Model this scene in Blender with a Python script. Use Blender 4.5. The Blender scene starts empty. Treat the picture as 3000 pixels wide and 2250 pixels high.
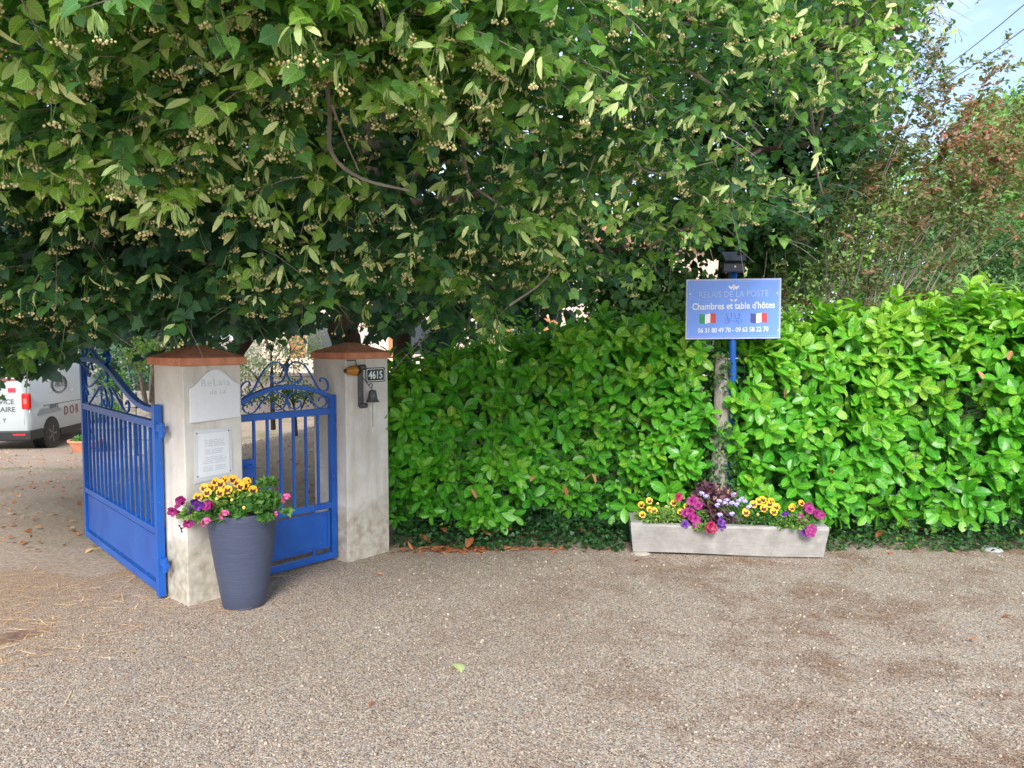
import bpy, math, random
import numpy as np
from mathutils import Vector, Matrix
random.seed(7); rng = np.random.default_rng(7)
SC = bpy.context.scene; COL = SC.collection; R = math.radians; PI = math.pi

# ------------------------------------------------------------ camera, sky, sun, exposure
FPX, CAMH, PITCH = 2238.0, 1.6, math.atan((1125-991.5)/2238.0)
cam = bpy.data.objects.new('camera', bpy.data.cameras.new('camera')); COL.objects.link(cam); SC.camera = cam
cam.location = (0, 0, CAMH); cam.rotation_euler = (R(90)-PITCH, 0, 0)
cam.data.sensor_fit = 'HORIZONTAL'; cam.data.sensor_width = 36; cam.data.lens = 36*FPX/3000
cam.data.clip_start = 0.05; cam.data.clip_end = 2000

SUN_EL, SUN_AZ = R(36), R(182)          # azimuth clockwise from +Y: behind the camera
W = bpy.data.worlds.new("World"); SC.world = W; W.use_nodes = True
nt = W.node_tree; nt.nodes.clear()
def wn(t): return nt.nodes.new(t)
sky = wn('ShaderNodeTexSky'); sky.sky_type = 'NISHITA'; sky.sun_disc = False
sky.sun_elevation = SUN_EL; sky.sun_rotation = SUN_AZ; sky.air_density = 1.0; sky.dust_density = 1.5; sky.ozone_density = 1.5
tc = wn('ShaderNodeTexCoord'); mp = wn('ShaderNodeMapping'); mp.inputs['Scale'].default_value = (1.2, 1.2, 3.5)
mp.inputs['Location'].default_value = (0.35, 0.1, 0.3)
no = wn('ShaderNodeTexNoise'); no.inputs['Scale'].default_value = 1.6; no.inputs['Detail'].default_value = 7; no.inputs['Roughness'].default_value = .55
cr = wn('ShaderNodeValToRGB'); cr.color_ramp.elements[0].position = .44; cr.color_ramp.elements[1].position = .60
cr.color_ramp.elements[0].color = (.12, .12, .12, 1)
mx = wn('ShaderNodeMix'); mx.data_type = 'RGBA'; mx.inputs['B'].default_value = (5.6, 6.1, 7.1, 1)
bg = wn('ShaderNodeBackground'); bg.inputs['Strength'].default_value = 0.15
wo = wn('ShaderNodeOutputWorld'); L = nt.links.new
L(tc.outputs['Generated'], mp.inputs['Vector']); L(mp.outputs[0], no.inputs['Vector']); L(no.outputs['Fac'], cr.inputs['Fac'])
L(cr.outputs['Color'], mx.inputs['Factor']); L(sky.outputs[0], mx.inputs['A']); L(mx.outputs['Result'], bg.inputs['Color']); L(bg.outputs[0], wo.inputs[0])
sl = bpy.data.lights.new('sun', 'SUN'); sl.energy = 2.4; sl.angle = R(20); sl.color = (1, .975, .93)
so = bpy.data.objects.new('sun', sl); COL.objects.link(so)
sd = Vector((math.sin(SUN_AZ)*math.cos(SUN_EL), math.cos(SUN_AZ)*math.cos(SUN_EL), math.sin(SUN_EL)))
so.rotation_euler = sd.to_track_quat('Z', 'Y').to_euler(); so.location = sd*30
SC.view_settings.view_transform = 'Standard'; SC.view_settings.look = 'None'; SC.view_settings.gamma = 1
SC.view_settings.exposure = 1.0
SC.render.engine = 'CYCLES'
SC.cycles.max_bounces = 6; SC.cycles.diffuse_bounces = 3; SC.cycles.transmission_bounces = 4; SC.cycles.transparent_max_bounces = 6

# ------------------------------------------------------------ helpers
def ray(x, y):
    a = (x-1500)/FPX; b = -(y-1125)/FPX
    return Vector((a, math.cos(PITCH)+b*math.sin(PITCH), -math.sin(PITCH)+b*math.cos(PITCH)))
def at(x, y, Y):
    r = ray(x, y); t = Y/r.y; return Vector((r.x*t, Y, CAMH+r.z*t))
K = 3000/2212.0
def ad(x, y, Y): return at(x*K, y*K, Y)
def gz(y, x=0.0): return -0.085*min(max(0.0, y-6.5), 11.7)*min(max((-x-3.2)/3.0, 0.0), 1.0)   # the yard falls away to the left

ORG = {}
def tag(o, label=None, cat=None, group=None, kind=None):
    if label: o['label'] = label
    if cat: o['category'] = cat
    if group: o['group'] = group
    if kind: o['kind'] = kind
    return o
def empty(name, loc, label, cat, group=None):
    o = bpy.data.objects.new(name, None); COL.objects.link(o); o.location = loc; o.empty_display_size = .1
    ORG[o.name] = Vector(loc); return tag(o, label, cat, group)
class MB:
    def __init__(s): s.v = []; s.f = []; s.m = []; s.mi = 0
    def add(s, vs, fs):
        b = len(s.v); s.v += [tuple(v) for v in vs]
        for f in fs: s.f.append(tuple(i+b for i in f)); s.m.append(s.mi)
    def hexa(s, c):  # 8 corners: bottom 0-3 ccw, top 4-7
        s.add(c, [(3,2,1,0),(4,5,6,7),(0,1,5,4),(1,2,6,5),(2,3,7,6),(3,0,4,7)])
    def box(s, x0, x1, y0, y1, z0, z1, P=None):
        c = [(x0,y0,z0),(x1,y0,z0),(x1,y1,z0),(x0,y1,z0),(x0,y0,z1),(x1,y0,z1),(x1,y1,z1),(x0,y1,z1)]
        if P: c = [P(*q) for q in c]
        s.hexa(c)
    def tube(s, pts, rad, n=8, P=None, caps=True):
        pts = [Vector(P(*p)) if P else Vector(p) for p in pts]
        if not hasattr(rad, '__len__'): rad = [rad]*len(pts)
        rings = []; prev = None
        for i, p in enumerate(pts):
            a = pts[max(0, i-1)]; b = pts[min(len(pts)-1, i+1)]; t = (b-a)
            t = t.normalized() if t.length > 1e-9 else Vector((0,0,1))
            if prev is None:
                prev = t.orthogonal().normalized()
            u = prev - t*prev.dot(t)
            u = u.normalized() if u.length > 1e-6 else t.orthogonal().normalized()
            prev = u; w = t.cross(u)
            rings.append([p+(u*math.cos(2*PI*k/n)+w*math.sin(2*PI*k/n))*rad[i] for k in range(n)])
        b = len(s.v)
        for r in rings: s.v += [tuple(q) for q in r]
        for i in range(len(rings)-1):
            for k in range(n):
                k2 = (k+1) % n
                s.f.append((b+i*n+k, b+i*n+k2, b+(i+1)*n+k2, b+(i+1)*n+k)); s.m.append(s.mi)
        if caps:
            s.f.append(tuple(b+k for k in reversed(range(n)))); s.m.append(s.mi)
            s.f.append(tuple(b+(len(rings)-1)*n+k for k in range(n))); s.m.append(s.mi)
    def lathe(s, prof, c=(0,0,0), n=24, P=None):
        b = len(s.v)
        for (r, z) in prof:
            for k in range(n):
                q = (c[0]+r*math.cos(2*PI*k/n), c[1]+r*math.sin(2*PI*k/n), c[2]+z)
                s.v.append(tuple(P(*q)) if P else q)
        for i in range(len(prof)-1):
            for k in range(n):
                k2 = (k+1) % n
                s.f.append((b+i*n+k, b+i*n+k2, b+(i+1)*n+k2, b+(i+1)*n+k)); s.m.append(s.mi)
    def prism(s, poly, t0, t1, P):   # poly in (a, z) plane, thickness along t; P(a,t,z)
        n = len(poly); vs = [P(a, t0, z) for a, z in poly]+[P(a, t1, z) for a, z in poly]
        fs = [tuple(range(n)), tuple(reversed(range(n, 2*n)))]
        fs += [(i, i+n, (i+1) % n+n, (i+1) % n) for i in range(n)]
        s.add(vs, fs)
    def build(s, name, mats, parent=None, origin=(0,0,0), smooth=False, bevel=0, label=None):
        me = bpy.data.meshes.new(name)
        o3 = ORG[parent.name] if parent is not None else Vector(origin)
        me.from_pydata([(x-o3.x, y-o3.y, z-o3.z) for x, y, z in s.v], [], s.f)
        if not isinstance(mats, (list, tuple)): mats = [mats]
        for m in mats: me.materials.append(m)
        me.polygons.foreach_set('material_index', s.m)
        if smooth: me.polygons.foreach_set('use_smooth', [True]*len(me.polygons))
        me.update()
        ob = bpy.data.objects.new(name, me); COL.objects.link(ob)
        if parent is not None: ob.parent = parent
        else: ob.location = o3
        ORG[ob.name] = o3
        if smooth and smooth != 'all':
            me.set_sharp_from_angle(angle=R(40))
        if bevel:
            bv = ob.modifiers.new('b', 'BEVEL'); bv.width = bevel; bv.segments = 2; bv.limit_method = 'ANGLE'
        if label: ob['label'] = label
        return ob
def place(name, mesh, M, parent):
    ob = bpy.data.objects.new(name, mesh); COL.objects.link(ob)
    if parent is not None:
        ob.parent = parent; M = Matrix.Translation(-ORG[parent.name]) @ M
    ob.matrix_local = M
    ORG[ob.name] = Vector((0,0,0)); return ob

# leaf clouds -------------------------------------------------
def leaf_template(side, mid, fold=.15, droop=.2):
    vs = []; fs = []
    for (sx, sy), my in zip(side, mid):
        vs.append((-sx, sy, fold*sx-droop*sy*sy)); vs.append((0, my, -droop*my*my)); vs.append((sx, sy, fold*sx-droop*sy*sy))
    for i in range(len(side)-1):
        a = 3*i; fs += [(a, a+1, a+4, a+3), (a+1, a+2, a+5, a+4)]
    return np.array(vs, float), np.array(fs, int)
T_LIND = leaf_template([(.16,-.10),(.36,-.07),(.47,.06),(.49,.20),(.54,.24),(.47,.42),(.49,.48),(.36,.64),(.35,.71),(.18,.85),(.12,.90),(.01,1.06)], [0,.04,.12,.22,.28,.42,.5,.64,.71,.84,.9,1.06], .12, .25)
T_LAUR = leaf_template([(.02,0),(.13,.18),(.2,.42),(.215,.66),(.14,.88),(.01,1.0)], [0,.18,.42,.66,.88,1.01], .3, .16)
T_ELL = leaf_template([(.02,0),(.2,.3),(.21,.65),(.01,1.0)], [0,.3,.65,1.01], .25, .15)
T_IVY = leaf_template([(.25,-.1),(.5,.15),(.28,.45),(.01,.95)], [0,.15,.45,1.0], .1, .15)
def maple_t():
    side = [(.1,-.02),(.5,-.12),(.36,.14),(.62,.42),(.3,.46),(.26,.72),(.02,1.0)]
    return leaf_template(side, [0,.02,.14,.3,.46,.7,1.02], .1, .22)
T_MAP = maple_t()
T_BRACT = leaf_template([(.02,0),(.08,.2),(.12,.5),(.09,.8),(.01,1.0)], [0,.2,.5,.8,1.0], .5, .55)
def unit(a): return a/np.maximum(np.linalg.norm(a, axis=1, keepdims=True), 1e-9)
class Leaves:
    def __init__(s): s.V = []; s.F = []; s.Cc = []; s.UV = []; s.n = 0
    def add(s, tmpl, pos, tip, nrm, size, rnd, wid=None):
        tv, tf = tmpl; N = len(pos)
        if N == 0: return
        y = unit(tip); x = unit(np.cross(y, nrm)); z = np.cross(x, y)
        size = np.broadcast_to(size, (N,)); w = size if wid is None else size*wid
        lean = rng.uniform(.4, 1.7, (N, 1, 1))
        tvz = tv[None, :, 2:3]*lean
        V = (pos[:, None, :] + tv[None, :, 0:1]*x[:, None, :]*w[:, None, None] + tv[None, :, 1:2]*y[:, None, :]*size[:, None, None] + tvz*z[:, None, :]*size[:, None, None])
        s.V.append(V.reshape(-1, 3)); off = (np.arange(N)*len(tv))[:, None, None]+s.n
        s.F.append((tf[None]+off).reshape(-1, 4)); s.Cc.append(np.repeat(rnd, len(tv))); s.UV.append(np.tile(np.c_[np.abs(tv[:, 0]), tv[:, 1], np.zeros(len(tv))], (N, 1))); s.n += N*len(tv)
    def build(s, name, mat, parent=None, origin=(0,0,0), extra=None):
        V = np.concatenate(s.V); F = np.concatenate(s.F); C = np.concatenate(s.Cc)
        o3 = ORG[parent.name] if parent is not None else Vector(origin)
        V = V-np.array(o3)
        me = bpy.data.meshes.new(name); me.vertices.add(len(V)); me.vertices.foreach_set('co', V.ravel())
        me.loops.add(F.size); me.loops.foreach_set('vertex_index', F.ravel().astype(np.int32))
        me.polygons.add(len(F)); me.polygons.foreach_set('loop_start', np.arange(0, F.size, 4, dtype=np.int32))
        me.update(calc_edges=True); me.polygons.foreach_set('use_smooth', np.ones(len(F), bool))
        at_ = me.attributes.new('rnd', 'FLOAT', 'POINT'); at_.data.foreach_set('value', C.astype(np.float32))
        a2 = me.attributes.new('vein', 'FLOAT_VECTOR', 'POINT'); a2.data.foreach_set('vector', np.concatenate(s.UV).astype(np.float32).ravel())
        me.materials.append(mat); me.update()
        ob = bpy.data.objects.new(name, me); COL.objects.link(ob)
        if parent is not None: ob.parent = parent
        else: ob.location = o3
        ORG[ob.name] = o3; return ob
def sprays(Lv, tmpl, P0, D, Ln, size, nleaf, rnd, out=(0,-1,0), nrm_up=.85, nrm_out=.42, jit=.45, down=.38, side=.9, hem=None):
    """twigs starting at P0 along D; alternate leaves down both sides"""
    N = len(P0); D = unit(D); t = (np.arange(nleaf)+.6)/nleaf
    pos = P0[:, None, :]+D[:, None, :]*(t[None, :, None]*Ln[:, None, None]); pos[:, :, 2] -= (t[None, :]**2)*Ln[:, None]*.28
    pos += rng.normal(0, .012, pos.shape)
    up = np.array([0, 0, 1.0]); lat = unit(np.cross(D, up)+1e-6)
    sgn = np.where(np.arange(nleaf) % 2 == 0, 1, -1)[None, :, None]
    tip = D[:, None, :]*.55+lat[:, None, :]*sgn*side+np.array([0, 0, -down])+rng.normal(0, .28, pos.shape)
    nr = np.array([0, 0, nrm_up])+np.array(out)*nrm_out+rng.normal(0, jit, pos.shape)
    r = np.clip(rnd[:, None]+rng.normal(0, .1, (N, nleaf)), 0, 1)
    sz = size*rng.uniform(.6, 1.15, (N, nleaf))*(1-.25*t[None, :])
    pos = pos.reshape(-1, 3); tip = tip.reshape(-1, 3); nr = nr.reshape(-1, 3); sz = sz.ravel(); r = r.ravel()
    if hem is not None: k = hem(pos); pos, tip, nr, sz, r = pos[k], tip[k], nr[k], sz[k], r[k]
    Lv.add(tmpl, pos, tip, nr, sz, r)
def twigs(mb, P0, D, Ln, r=.003, n=4):
    for p, d, l in zip(P0, D, Ln):
        d = Vector(d).normalized(); p = Vector(p)
        mb.tube([p+d*(l*t)+Vector((0, 0, -.28*l*t*t)) for t in (0, .35, .7, 1)], [r, r*.8, r*.6, r*.3], n, caps=False)

# ------------------------------------------------------------ materials
def srgb(r, g, b):
    f = lambda c: (c/12.92 if c <= .04045 else ((c+.055)/1.055)**2.4)
    return (f(r/255), f(g/255), f(b/255), 1)
class Mt:
    def __init__(s, name):
        s.m = bpy.data.materials.new(name); s.m.use_nodes = True; s.t = s.m.node_tree
        s.b = s.t.nodes['Principled BSDF']; s.out = s.t.nodes['Material Output']
    def n(s, t, **kw):
        nd = s.t.nodes.new(t)
        for k, v in kw.items():
            if k in nd.inputs: nd.inputs[k].default_value = v
            else: setattr(nd, k, v)
        return nd
    def l(s, a, b): s.t.links.new(a, b)
    def ramp(s, fac, stops, interp='LINEAR'):
        r = s.n('ShaderNodeValToRGB'); e = r.color_ramp.elements; r.color_ramp.interpolation = interp
        while len(e) < len(stops): e.new(.5)
        for q, (p, c) in zip(e, stops): q.position = p; q.color = c
        s.l(fac, r.inputs['Fac']); return r.outputs['Color']
    def obj(s, scale=None):
        t = s.n('ShaderNodeTexCoord')
        if scale is None: return t.outputs['Object']
        m = s.n('ShaderNodeMapping'); m.inputs['Scale'].default_value = scale; s.l(t.outputs['Object'], m.inputs[0]); return m.outputs[0]
    def noise(s, scale, detail=4, vec=None, rough=.55, dist=0):
        q = s.n('ShaderNodeTexNoise', Scale=scale, Detail=detail, Roughness=rough, Distortion=dist); s.l(vec if vec is not None else s.obj(), q.inputs['Vector']); return q.outputs['Fac']
    def mix(s, fac, a, b, blend='MIX'):
        q = s.n('ShaderNodeMix', data_type='RGBA', blend_type=blend)
        for v, k in ((fac, 'Factor'), (a, 'A'), (b, 'B')):
            if hasattr(v, 'default_value') or hasattr(v, 'is_linked'): s.l(v, q.inputs[k])
            else: q.inputs[k].default_value = v
        return q.outputs['Result']
    def math(s, op, a, b=0.0, c=None):
        q = s.n('ShaderNodeMath', operation=op)
        for i, v in enumerate((a, b) if c is None else (a, b, c)):
            if hasattr(v, 'is_linked'): s.l(v, q.inputs[i])
            else: q.inputs[i].default_value = v
        return q.outputs[0]
    def bump(s, h, strength=.3, dist=.01):
        q = s.n('ShaderNodeBump', Strength=strength, Distance=dist); s.l(h, q.inputs['Height']); s.l(q.outputs[0], s.b.inputs['Normal'])
    def base(s, c):
        if hasattr(c, 'is_linked'): s.l(c, s.b.inputs['Base Color'])
        else: s.b.inputs['Base Color'].default_value = c
        return s
    def set(s, rough=.6, metal=0, spec=.5, **kw):
        s.b.inputs['Roughness'].default_value = rough; s.b.inputs['Metallic'].default_value = metal; s.b.inputs['Specular IOR Level'].default_value = spec
        for k, v in kw.items(): s.b.inputs[k].default_value = v
        return s
def plain(name, c, rough=.6, metal=0, spec=.5, var=.12, scale=30, bump=0):
    m = Mt(name); nz = m.noise(scale, 5)
    c2 = tuple(x*(1-var) for x in c[:3])+(1,); c3 = tuple(min(1, x*(1+var)) for x in c[:3])+(1,)
    m.base(m.ramp(nz, [(.3, c2), (.7, c3)])).set(rough, metal, spec)
    if bump: m.bump(nz, bump, .004)
    return m.m
def leafmat(name, stops, rough=.45, spec=.4, trans=.3, tcol=(1.3, 1.5, .5), vein=.6, veins=6.0):
    m = Mt(name); a = m.n('ShaderNodeAttribute', attribute_name='rnd')
    col = m.ramp(a.outputs['Fac'], stops)
    v = m.n('ShaderNodeAttribute', attribute_name='vein'); sp = m.n('ShaderNodeSeparateXYZ'); m.l(v.outputs['Vector'], sp.inputs[0])
    rib = m.ramp(sp.outputs['X'], [(.0, (1,1,1,1)), (.05, (0,0,0,1))])
    w = m.math('FRACT', m.math('MULTIPLY', m.math('SUBTRACT', sp.outputs['Y'], m.math('MULTIPLY', sp.outputs['X'], .75)), veins))
    sv = m.ramp(w, [(.0, (.7,.7,.7,1)), (.16, (0,0,0,1)), (.84, (0,0,0,1)), (1, (.7,.7,.7,1))])
    vf = m.math('MULTIPLY', m.math('MAXIMUM', rib, sv), vein)
    col = m.mix(vf, col, m.mix(1.0, col, (2.2, 1.9, 2.2, 1), 'MULTIPLY')); nz = m.noise(38, 4)
    col = m.mix(m.ramp(nz, [(.35, (0,0,0,1)), (.65, (.45,.45,.45,1))]), col, m.mix(1.0, col, (.62, .66, .6, 1), 'MULTIPLY'))
    m.base(col).set(rough, 0, spec); m.bump(m.math('MULTIPLY', vf, -1.0), .35, .002)
    tr = m.n('ShaderNodeBsdfTranslucent'); tc_ = m.mix(1.0, col, tcol+(1,), 'MULTIPLY'); m.l(tc_, tr.inputs['Color'])
    ms = m.n('ShaderNodeMixShader', Fac=trans); m.l(m.b.outputs[0], ms.inputs[1]); m.l(tr.outputs[0], ms.inputs[2]); m.l(ms.outputs[0], m.out.inputs[0])
    return m.m
c4 = lambda r, g, b: (r, g, b, 1)
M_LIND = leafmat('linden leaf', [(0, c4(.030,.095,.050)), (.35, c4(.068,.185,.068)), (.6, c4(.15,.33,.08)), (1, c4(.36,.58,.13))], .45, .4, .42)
M_MAPLE = leafmat('maple leaf', [(0, c4(.022,.070,.042)), (1, c4(.075,.18,.08))], .4, .5, .25)
M_BACK = leafmat('far leaf', [(0, c4(.03,.08,.025)), (.6, c4(.07,.17,.045)), (1, c4(.18,.32,.08))], .5, .3, .3)
M_FRESH = leafmat('bright leaf', [(0, c4(.11,.24,.06)), (1, c4(.34,.50,.15))], .5, .3, .4)
M_OLIVE = leafmat('pale leaf', [(0, c4(.17,.24,.10)), (1, c4(.45,.52,.30))], .55, .3, .3)
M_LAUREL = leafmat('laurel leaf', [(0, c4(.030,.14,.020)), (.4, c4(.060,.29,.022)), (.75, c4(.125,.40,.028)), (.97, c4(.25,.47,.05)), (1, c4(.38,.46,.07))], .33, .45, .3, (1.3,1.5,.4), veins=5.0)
M_MYRT = leafmat('myrtle leaf', [(0, c4(.09,.20,.05)), (.42, c4(.16,.22,.06)), (.65, c4(.32,.21,.11)), (1, c4(.52,.25,.18))], .45, .4, .3, (1.3,1.1,.6))
M_IVY = leafmat('ivy leaf', [(0, c4(.012,.05,.014)), (.7, c4(.04,.13,.03)), (1, c4(.22,.34,.06))], .4, .4, .2)
M_BED = leafmat('bedding leaf', [(0, c4(.035,.12,.025)), (.6, c4(.09,.23,.04)), (1, c4(.32,.45,.10))], .5, .3, .3)
M_PURL = leafmat('purple leaf', [(0, c4(.045,.015,.03)), (.7, c4(.14,.06,.09)), (1, c4(.42,.26,.16))], .45, .4, .2, (1.2,.9,.9))
M_BRACT = leafmat('bract', [(0, c4(.28,.46,.14)), (1, c4(.60,.72,.33))], .5, .3, .35, (1.1,1.15,.7))
M_DRY = leafmat('dry leaf', [(0, c4(.22,.07,.03)), (.5, c4(.42,.17,.07)), (1, c4(.55,.36,.18))], .6, .2, .2, (1.1,.8,.6))
M_STRAW = leafmat('straw', [(0, c4(.30,.16,.06)), (1, c4(.72,.56,.30))], .6, .2, .1)
def bark(name, c):
    m = Mt(name); v = m.obj((1, 1, .25)); nz = m.noise(22, 8, v, .7)
    m.base(m.ramp(nz, [(.3, tuple(x*.45 for x in c[:3])+(1,)), (.65, c)])).set(.9, 0, .2); m.bump(nz, .8, .02); return m.m
M_BARK = bark('dark bark', c4(.11,.08,.06)); M_TWIG = bark('grey twig bark', c4(.38,.33,.28)); M_PALEB = bark('pale bark', c4(.45,.38,.32))
M_STEM = plain('green stem', c4(.12,.22,.05), .6)

def blue_paint():
    m = Mt('blue gate paint'); nz = m.noise(3.5, 5); n2 = m.noise(60, 3)
    c = m.ramp(nz, [(.3, c4(.004,.070,.36)), (.7, c4(.010,.118,.47))])
    chips = m.ramp(n2, [(.69, c4(0,0,0)), (.73, c4(1,1,1))])
    du = m.ramp(m.noise(9, 7, rough=.7), [(.5, c4(0,0,0)), (.75, c4(1,1,1))]); c = m.mix(m.math('MULTIPLY', du, .15), c, c4(.10,.19,.42)); m.base(m.mix(m.math('MULTIPLY', chips, .7), c, c4(.25,.33,.55))).set(.36, 0, .5); m.bump(m.noise(45, 3), .08, .002); return m.m
M_BLUE = blue_paint()
def plaster(rust=None):
    m = Mt('weathered cream render'); ob = m.obj(); sp = m.n('ShaderNodeSeparateXYZ'); m.l(ob, sp.inputs[0])
    n1 = m.noise(5, 6, rough=.65); st = m.noise(6, 6, m.obj((1, 1, .12)), .6)
    c = m.ramp(n1, [(.3, c4(.56,.52,.46)), (.7, c4(.72,.69,.64))])
    streak = m.ramp(st, [(.5, c4(0,0,0)), (.72, c4(1,1,1))])
    c = m.mix(m.math('MULTIPLY', streak, .5), c, c4(.30,.25,.17))
    h = m.math('ADD', sp.outputs['Z'], m.math('MULTIPLY', m.noise(6, 5), -.55))
    low = m.ramp(h, [(0.0, c4(1,1,1)), (.16, c4(0,0,0))])
    c = m.mix(m.math('MULTIPLY', low, .75), c, m.ramp(m.noise(18, 5), [(.35, c4(.24,.20,.13)), (.65, c4(.48,.44,.36))]))
    if rust:
        vs = m.n('ShaderNodeVectorMath', operation='DISTANCE'); q2 = m.n('ShaderNodeVectorMath', operation='MULTIPLY'); m.l(ob, q2.inputs[0]); q2.inputs[1].default_value = (1, 1, 0)
        m.l(q2.outputs[0], vs.inputs[0]); vs.inputs[1].default_value = rust
        a = m.ramp(m.math('ADD', vs.outputs['Value'], m.math('MULTIPLY', m.noise(14, 5), .05)), [(.035, c4(1,1,1)), (.085, c4(0,0,0))])
        b = m.ramp(sp.outputs['Z'], [(.25, c4(0,0,0)), (.75, c4(.6,.6,.6)), (1.02, c4(1,1,1)), (1.09, c4(0,0,0))])
        b.node.color_ramp.elements[3].position = 1.0; b.node.color_ramp.elements[2].position = .97
        c = m.mix(m.math('MULTIPLY', m.math('MULTIPLY', a, b), .55), c, c4(.34,.14,.07))
    m.base(c).set(.9, 0, .2); m.bump(m.noise(120, 4), .25, .003); return m
M_PLAS = plaster().m; M_PLASR = plaster((-.250, -.053, 0)).m
def terracotta():
    m = Mt('terracotta cap'); n1 = m.noise(14, 7, rough=.7)
    c = m.ramp(n1, [(.3, c4(.50,.19,.10)), (.6, c4(.68,.29,.17))])
    mo = m.ramp(m.noise(9, 8, rough=.75), [(.52, c4(0,0,0)), (.66, c4(1,1,1))])
    g = m.n('ShaderNodeNewGeometry'); sp = m.n('ShaderNodeSeparateXYZ'); m.l(g.outputs['Normal'], sp.inputs[0])
    upf = m.ramp(sp.outputs['Z'], [(.3, c4(.15,.15,.15)), (.8, c4(1,1,1))])
    c = m.mix(m.math('MULTIPLY', mo, m.math('MULTIPLY', upf, .38)), c, c4(.16,.11,.07))
    m.base(c).set(.85, 0, .2); m.bump(n1, .3, .004); return m.m
M_TERRA = terracotta()
def stone():
    m = Mt('pale concrete trough'); n1 = m.noise(7, 7, rough=.65)
    c = m.ramp(n1, [(.3, c4(.25,.24,.225)), (.7, c4(.40,.385,.36))])
    pits = m.ramp(m.noise(75, 2), [(.70, c4(0,0,0)), (.74, c4(1,1,1))])
    c = m.mix(m.math('MULTIPLY', pits, .6), c, c4(.16,.15,.13))
    li = m.ramp(m.noise(11, 6), [(.6, c4(0,0,0)), (.7, c4(1,1,1))]); c = m.mix(m.math('MULTIPLY', li, .3), c, c4(.55,.53,.44))
    sk = m.ramp(m.noise(9, 6, m.obj((1, 1, .2)), .65), [(.52, c4(0,0,0)), (.72, c4(1,1,1))]); c = m.mix(m.math('MULTIPLY', sk, .45), c, c4(.24,.22,.19))
    m.base(c).set(.9, 0, .2); m.bump(m.noise(50, 6, m.obj((.4, 1, 1.4))), .5, .006); return m.m
M_STONE = stone()
M_WHITE = plain('white enamel board', c4(.74,.75,.77), .35, var=.03)
M_PAPER = plain('white paper', c4(.72,.74,.77), .3, var=.03)
M_FAINT = plain('faded grey lettering', c4(.58,.59,.60), .6)
M_INK = plain('grey print', c4(.50,.53,.57), .6)
M_BLACK = plain('black rubber', c4(.012,.012,.013), .6)
M_DKPL = plain('dark navy plastic', c4(.025,.03,.055), .4)
M_IRON = plain('grey cast iron', c4(.10,.10,.105), .55, .4, var=.3, scale=60, bump=.3)
M_SIGNB = plain('sign blue enamel', c4(.15,.31,.84), .3, var=.04, scale=4)
M_SIGNE = plain('pale sign edge', c4(.45,.50,.75), .4)
M_SIGNT = plain('white sign lettering', c4(.82,.85,.9), .5, var=.02)
M_SIGNF = plain('faded blue sign lettering', c4(.36,.52,.92), .5, var=.02)
M_SIGND = plain('dark blue sign drawing', c4(.06,.12,.45), .5, var=.02)
M_ORNG = plain('amber plastic', c4(.42,.17,.02), .18)
M_DKBR = plain('dark brown plastic', c4(.03,.014,.01), .3)
M_POT = None
def potmat():
    m = Mt('ribbed anthracite pot'); nz = m.noise(16, 4, m.obj((.6, .6, 9)), .6)
    m.base(m.ramp(nz, [(.3, c4(.050,.062,.105)), (.7, c4(.066,.080,.13))])).set(.5, 0, .4); m.bump(nz, .55, .005); return m.m
M_POT = potmat()
M_SOIL = plain('potting soil', c4(.07,.05,.035), .95, var=.5, scale=60, bump=.8)
M_YEL = plain('yellow petal', c4(.85,.44,.004), .55, var=.1); M_MAR = plain('maroon blotch', c4(.06,.005,.012), .6)
M_MAG = plain('magenta petal', c4(.24,.003,.12), .55, var=.25, scale=60); M_CRIM = plain('crimson petal', c4(.28,.003,.05), .55, var=.25, scale=60)
M_PUR = plain('purple petal', c4(.09,.010,.20), .55, var=.3, scale=60); M_PINK = plain('pink petal', c4(.85,.14,.38), .55)
M_LIL = plain('lilac petal', c4(.52,.44,.84), .55); M_LEM = plain('pale yellow bud', c4(.78,.66,.16), .55); M_THR = plain('petal throat', c4(.07,.005,.07), .6)
M_FLO = plain('cream lime blossom', c4(.60,.52,.24), .6, var=.3, scale=80)
M_WOOD = bark('weathered wooden post', c4(.40,.36,.31))
M_WIRE = plain('dark green wire', c4(.02,.04,.03), .5)
M_RUST = plain('rusty steel', c4(.20,.12,.08), .8, var=.5, scale=12, bump=.4)

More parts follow.
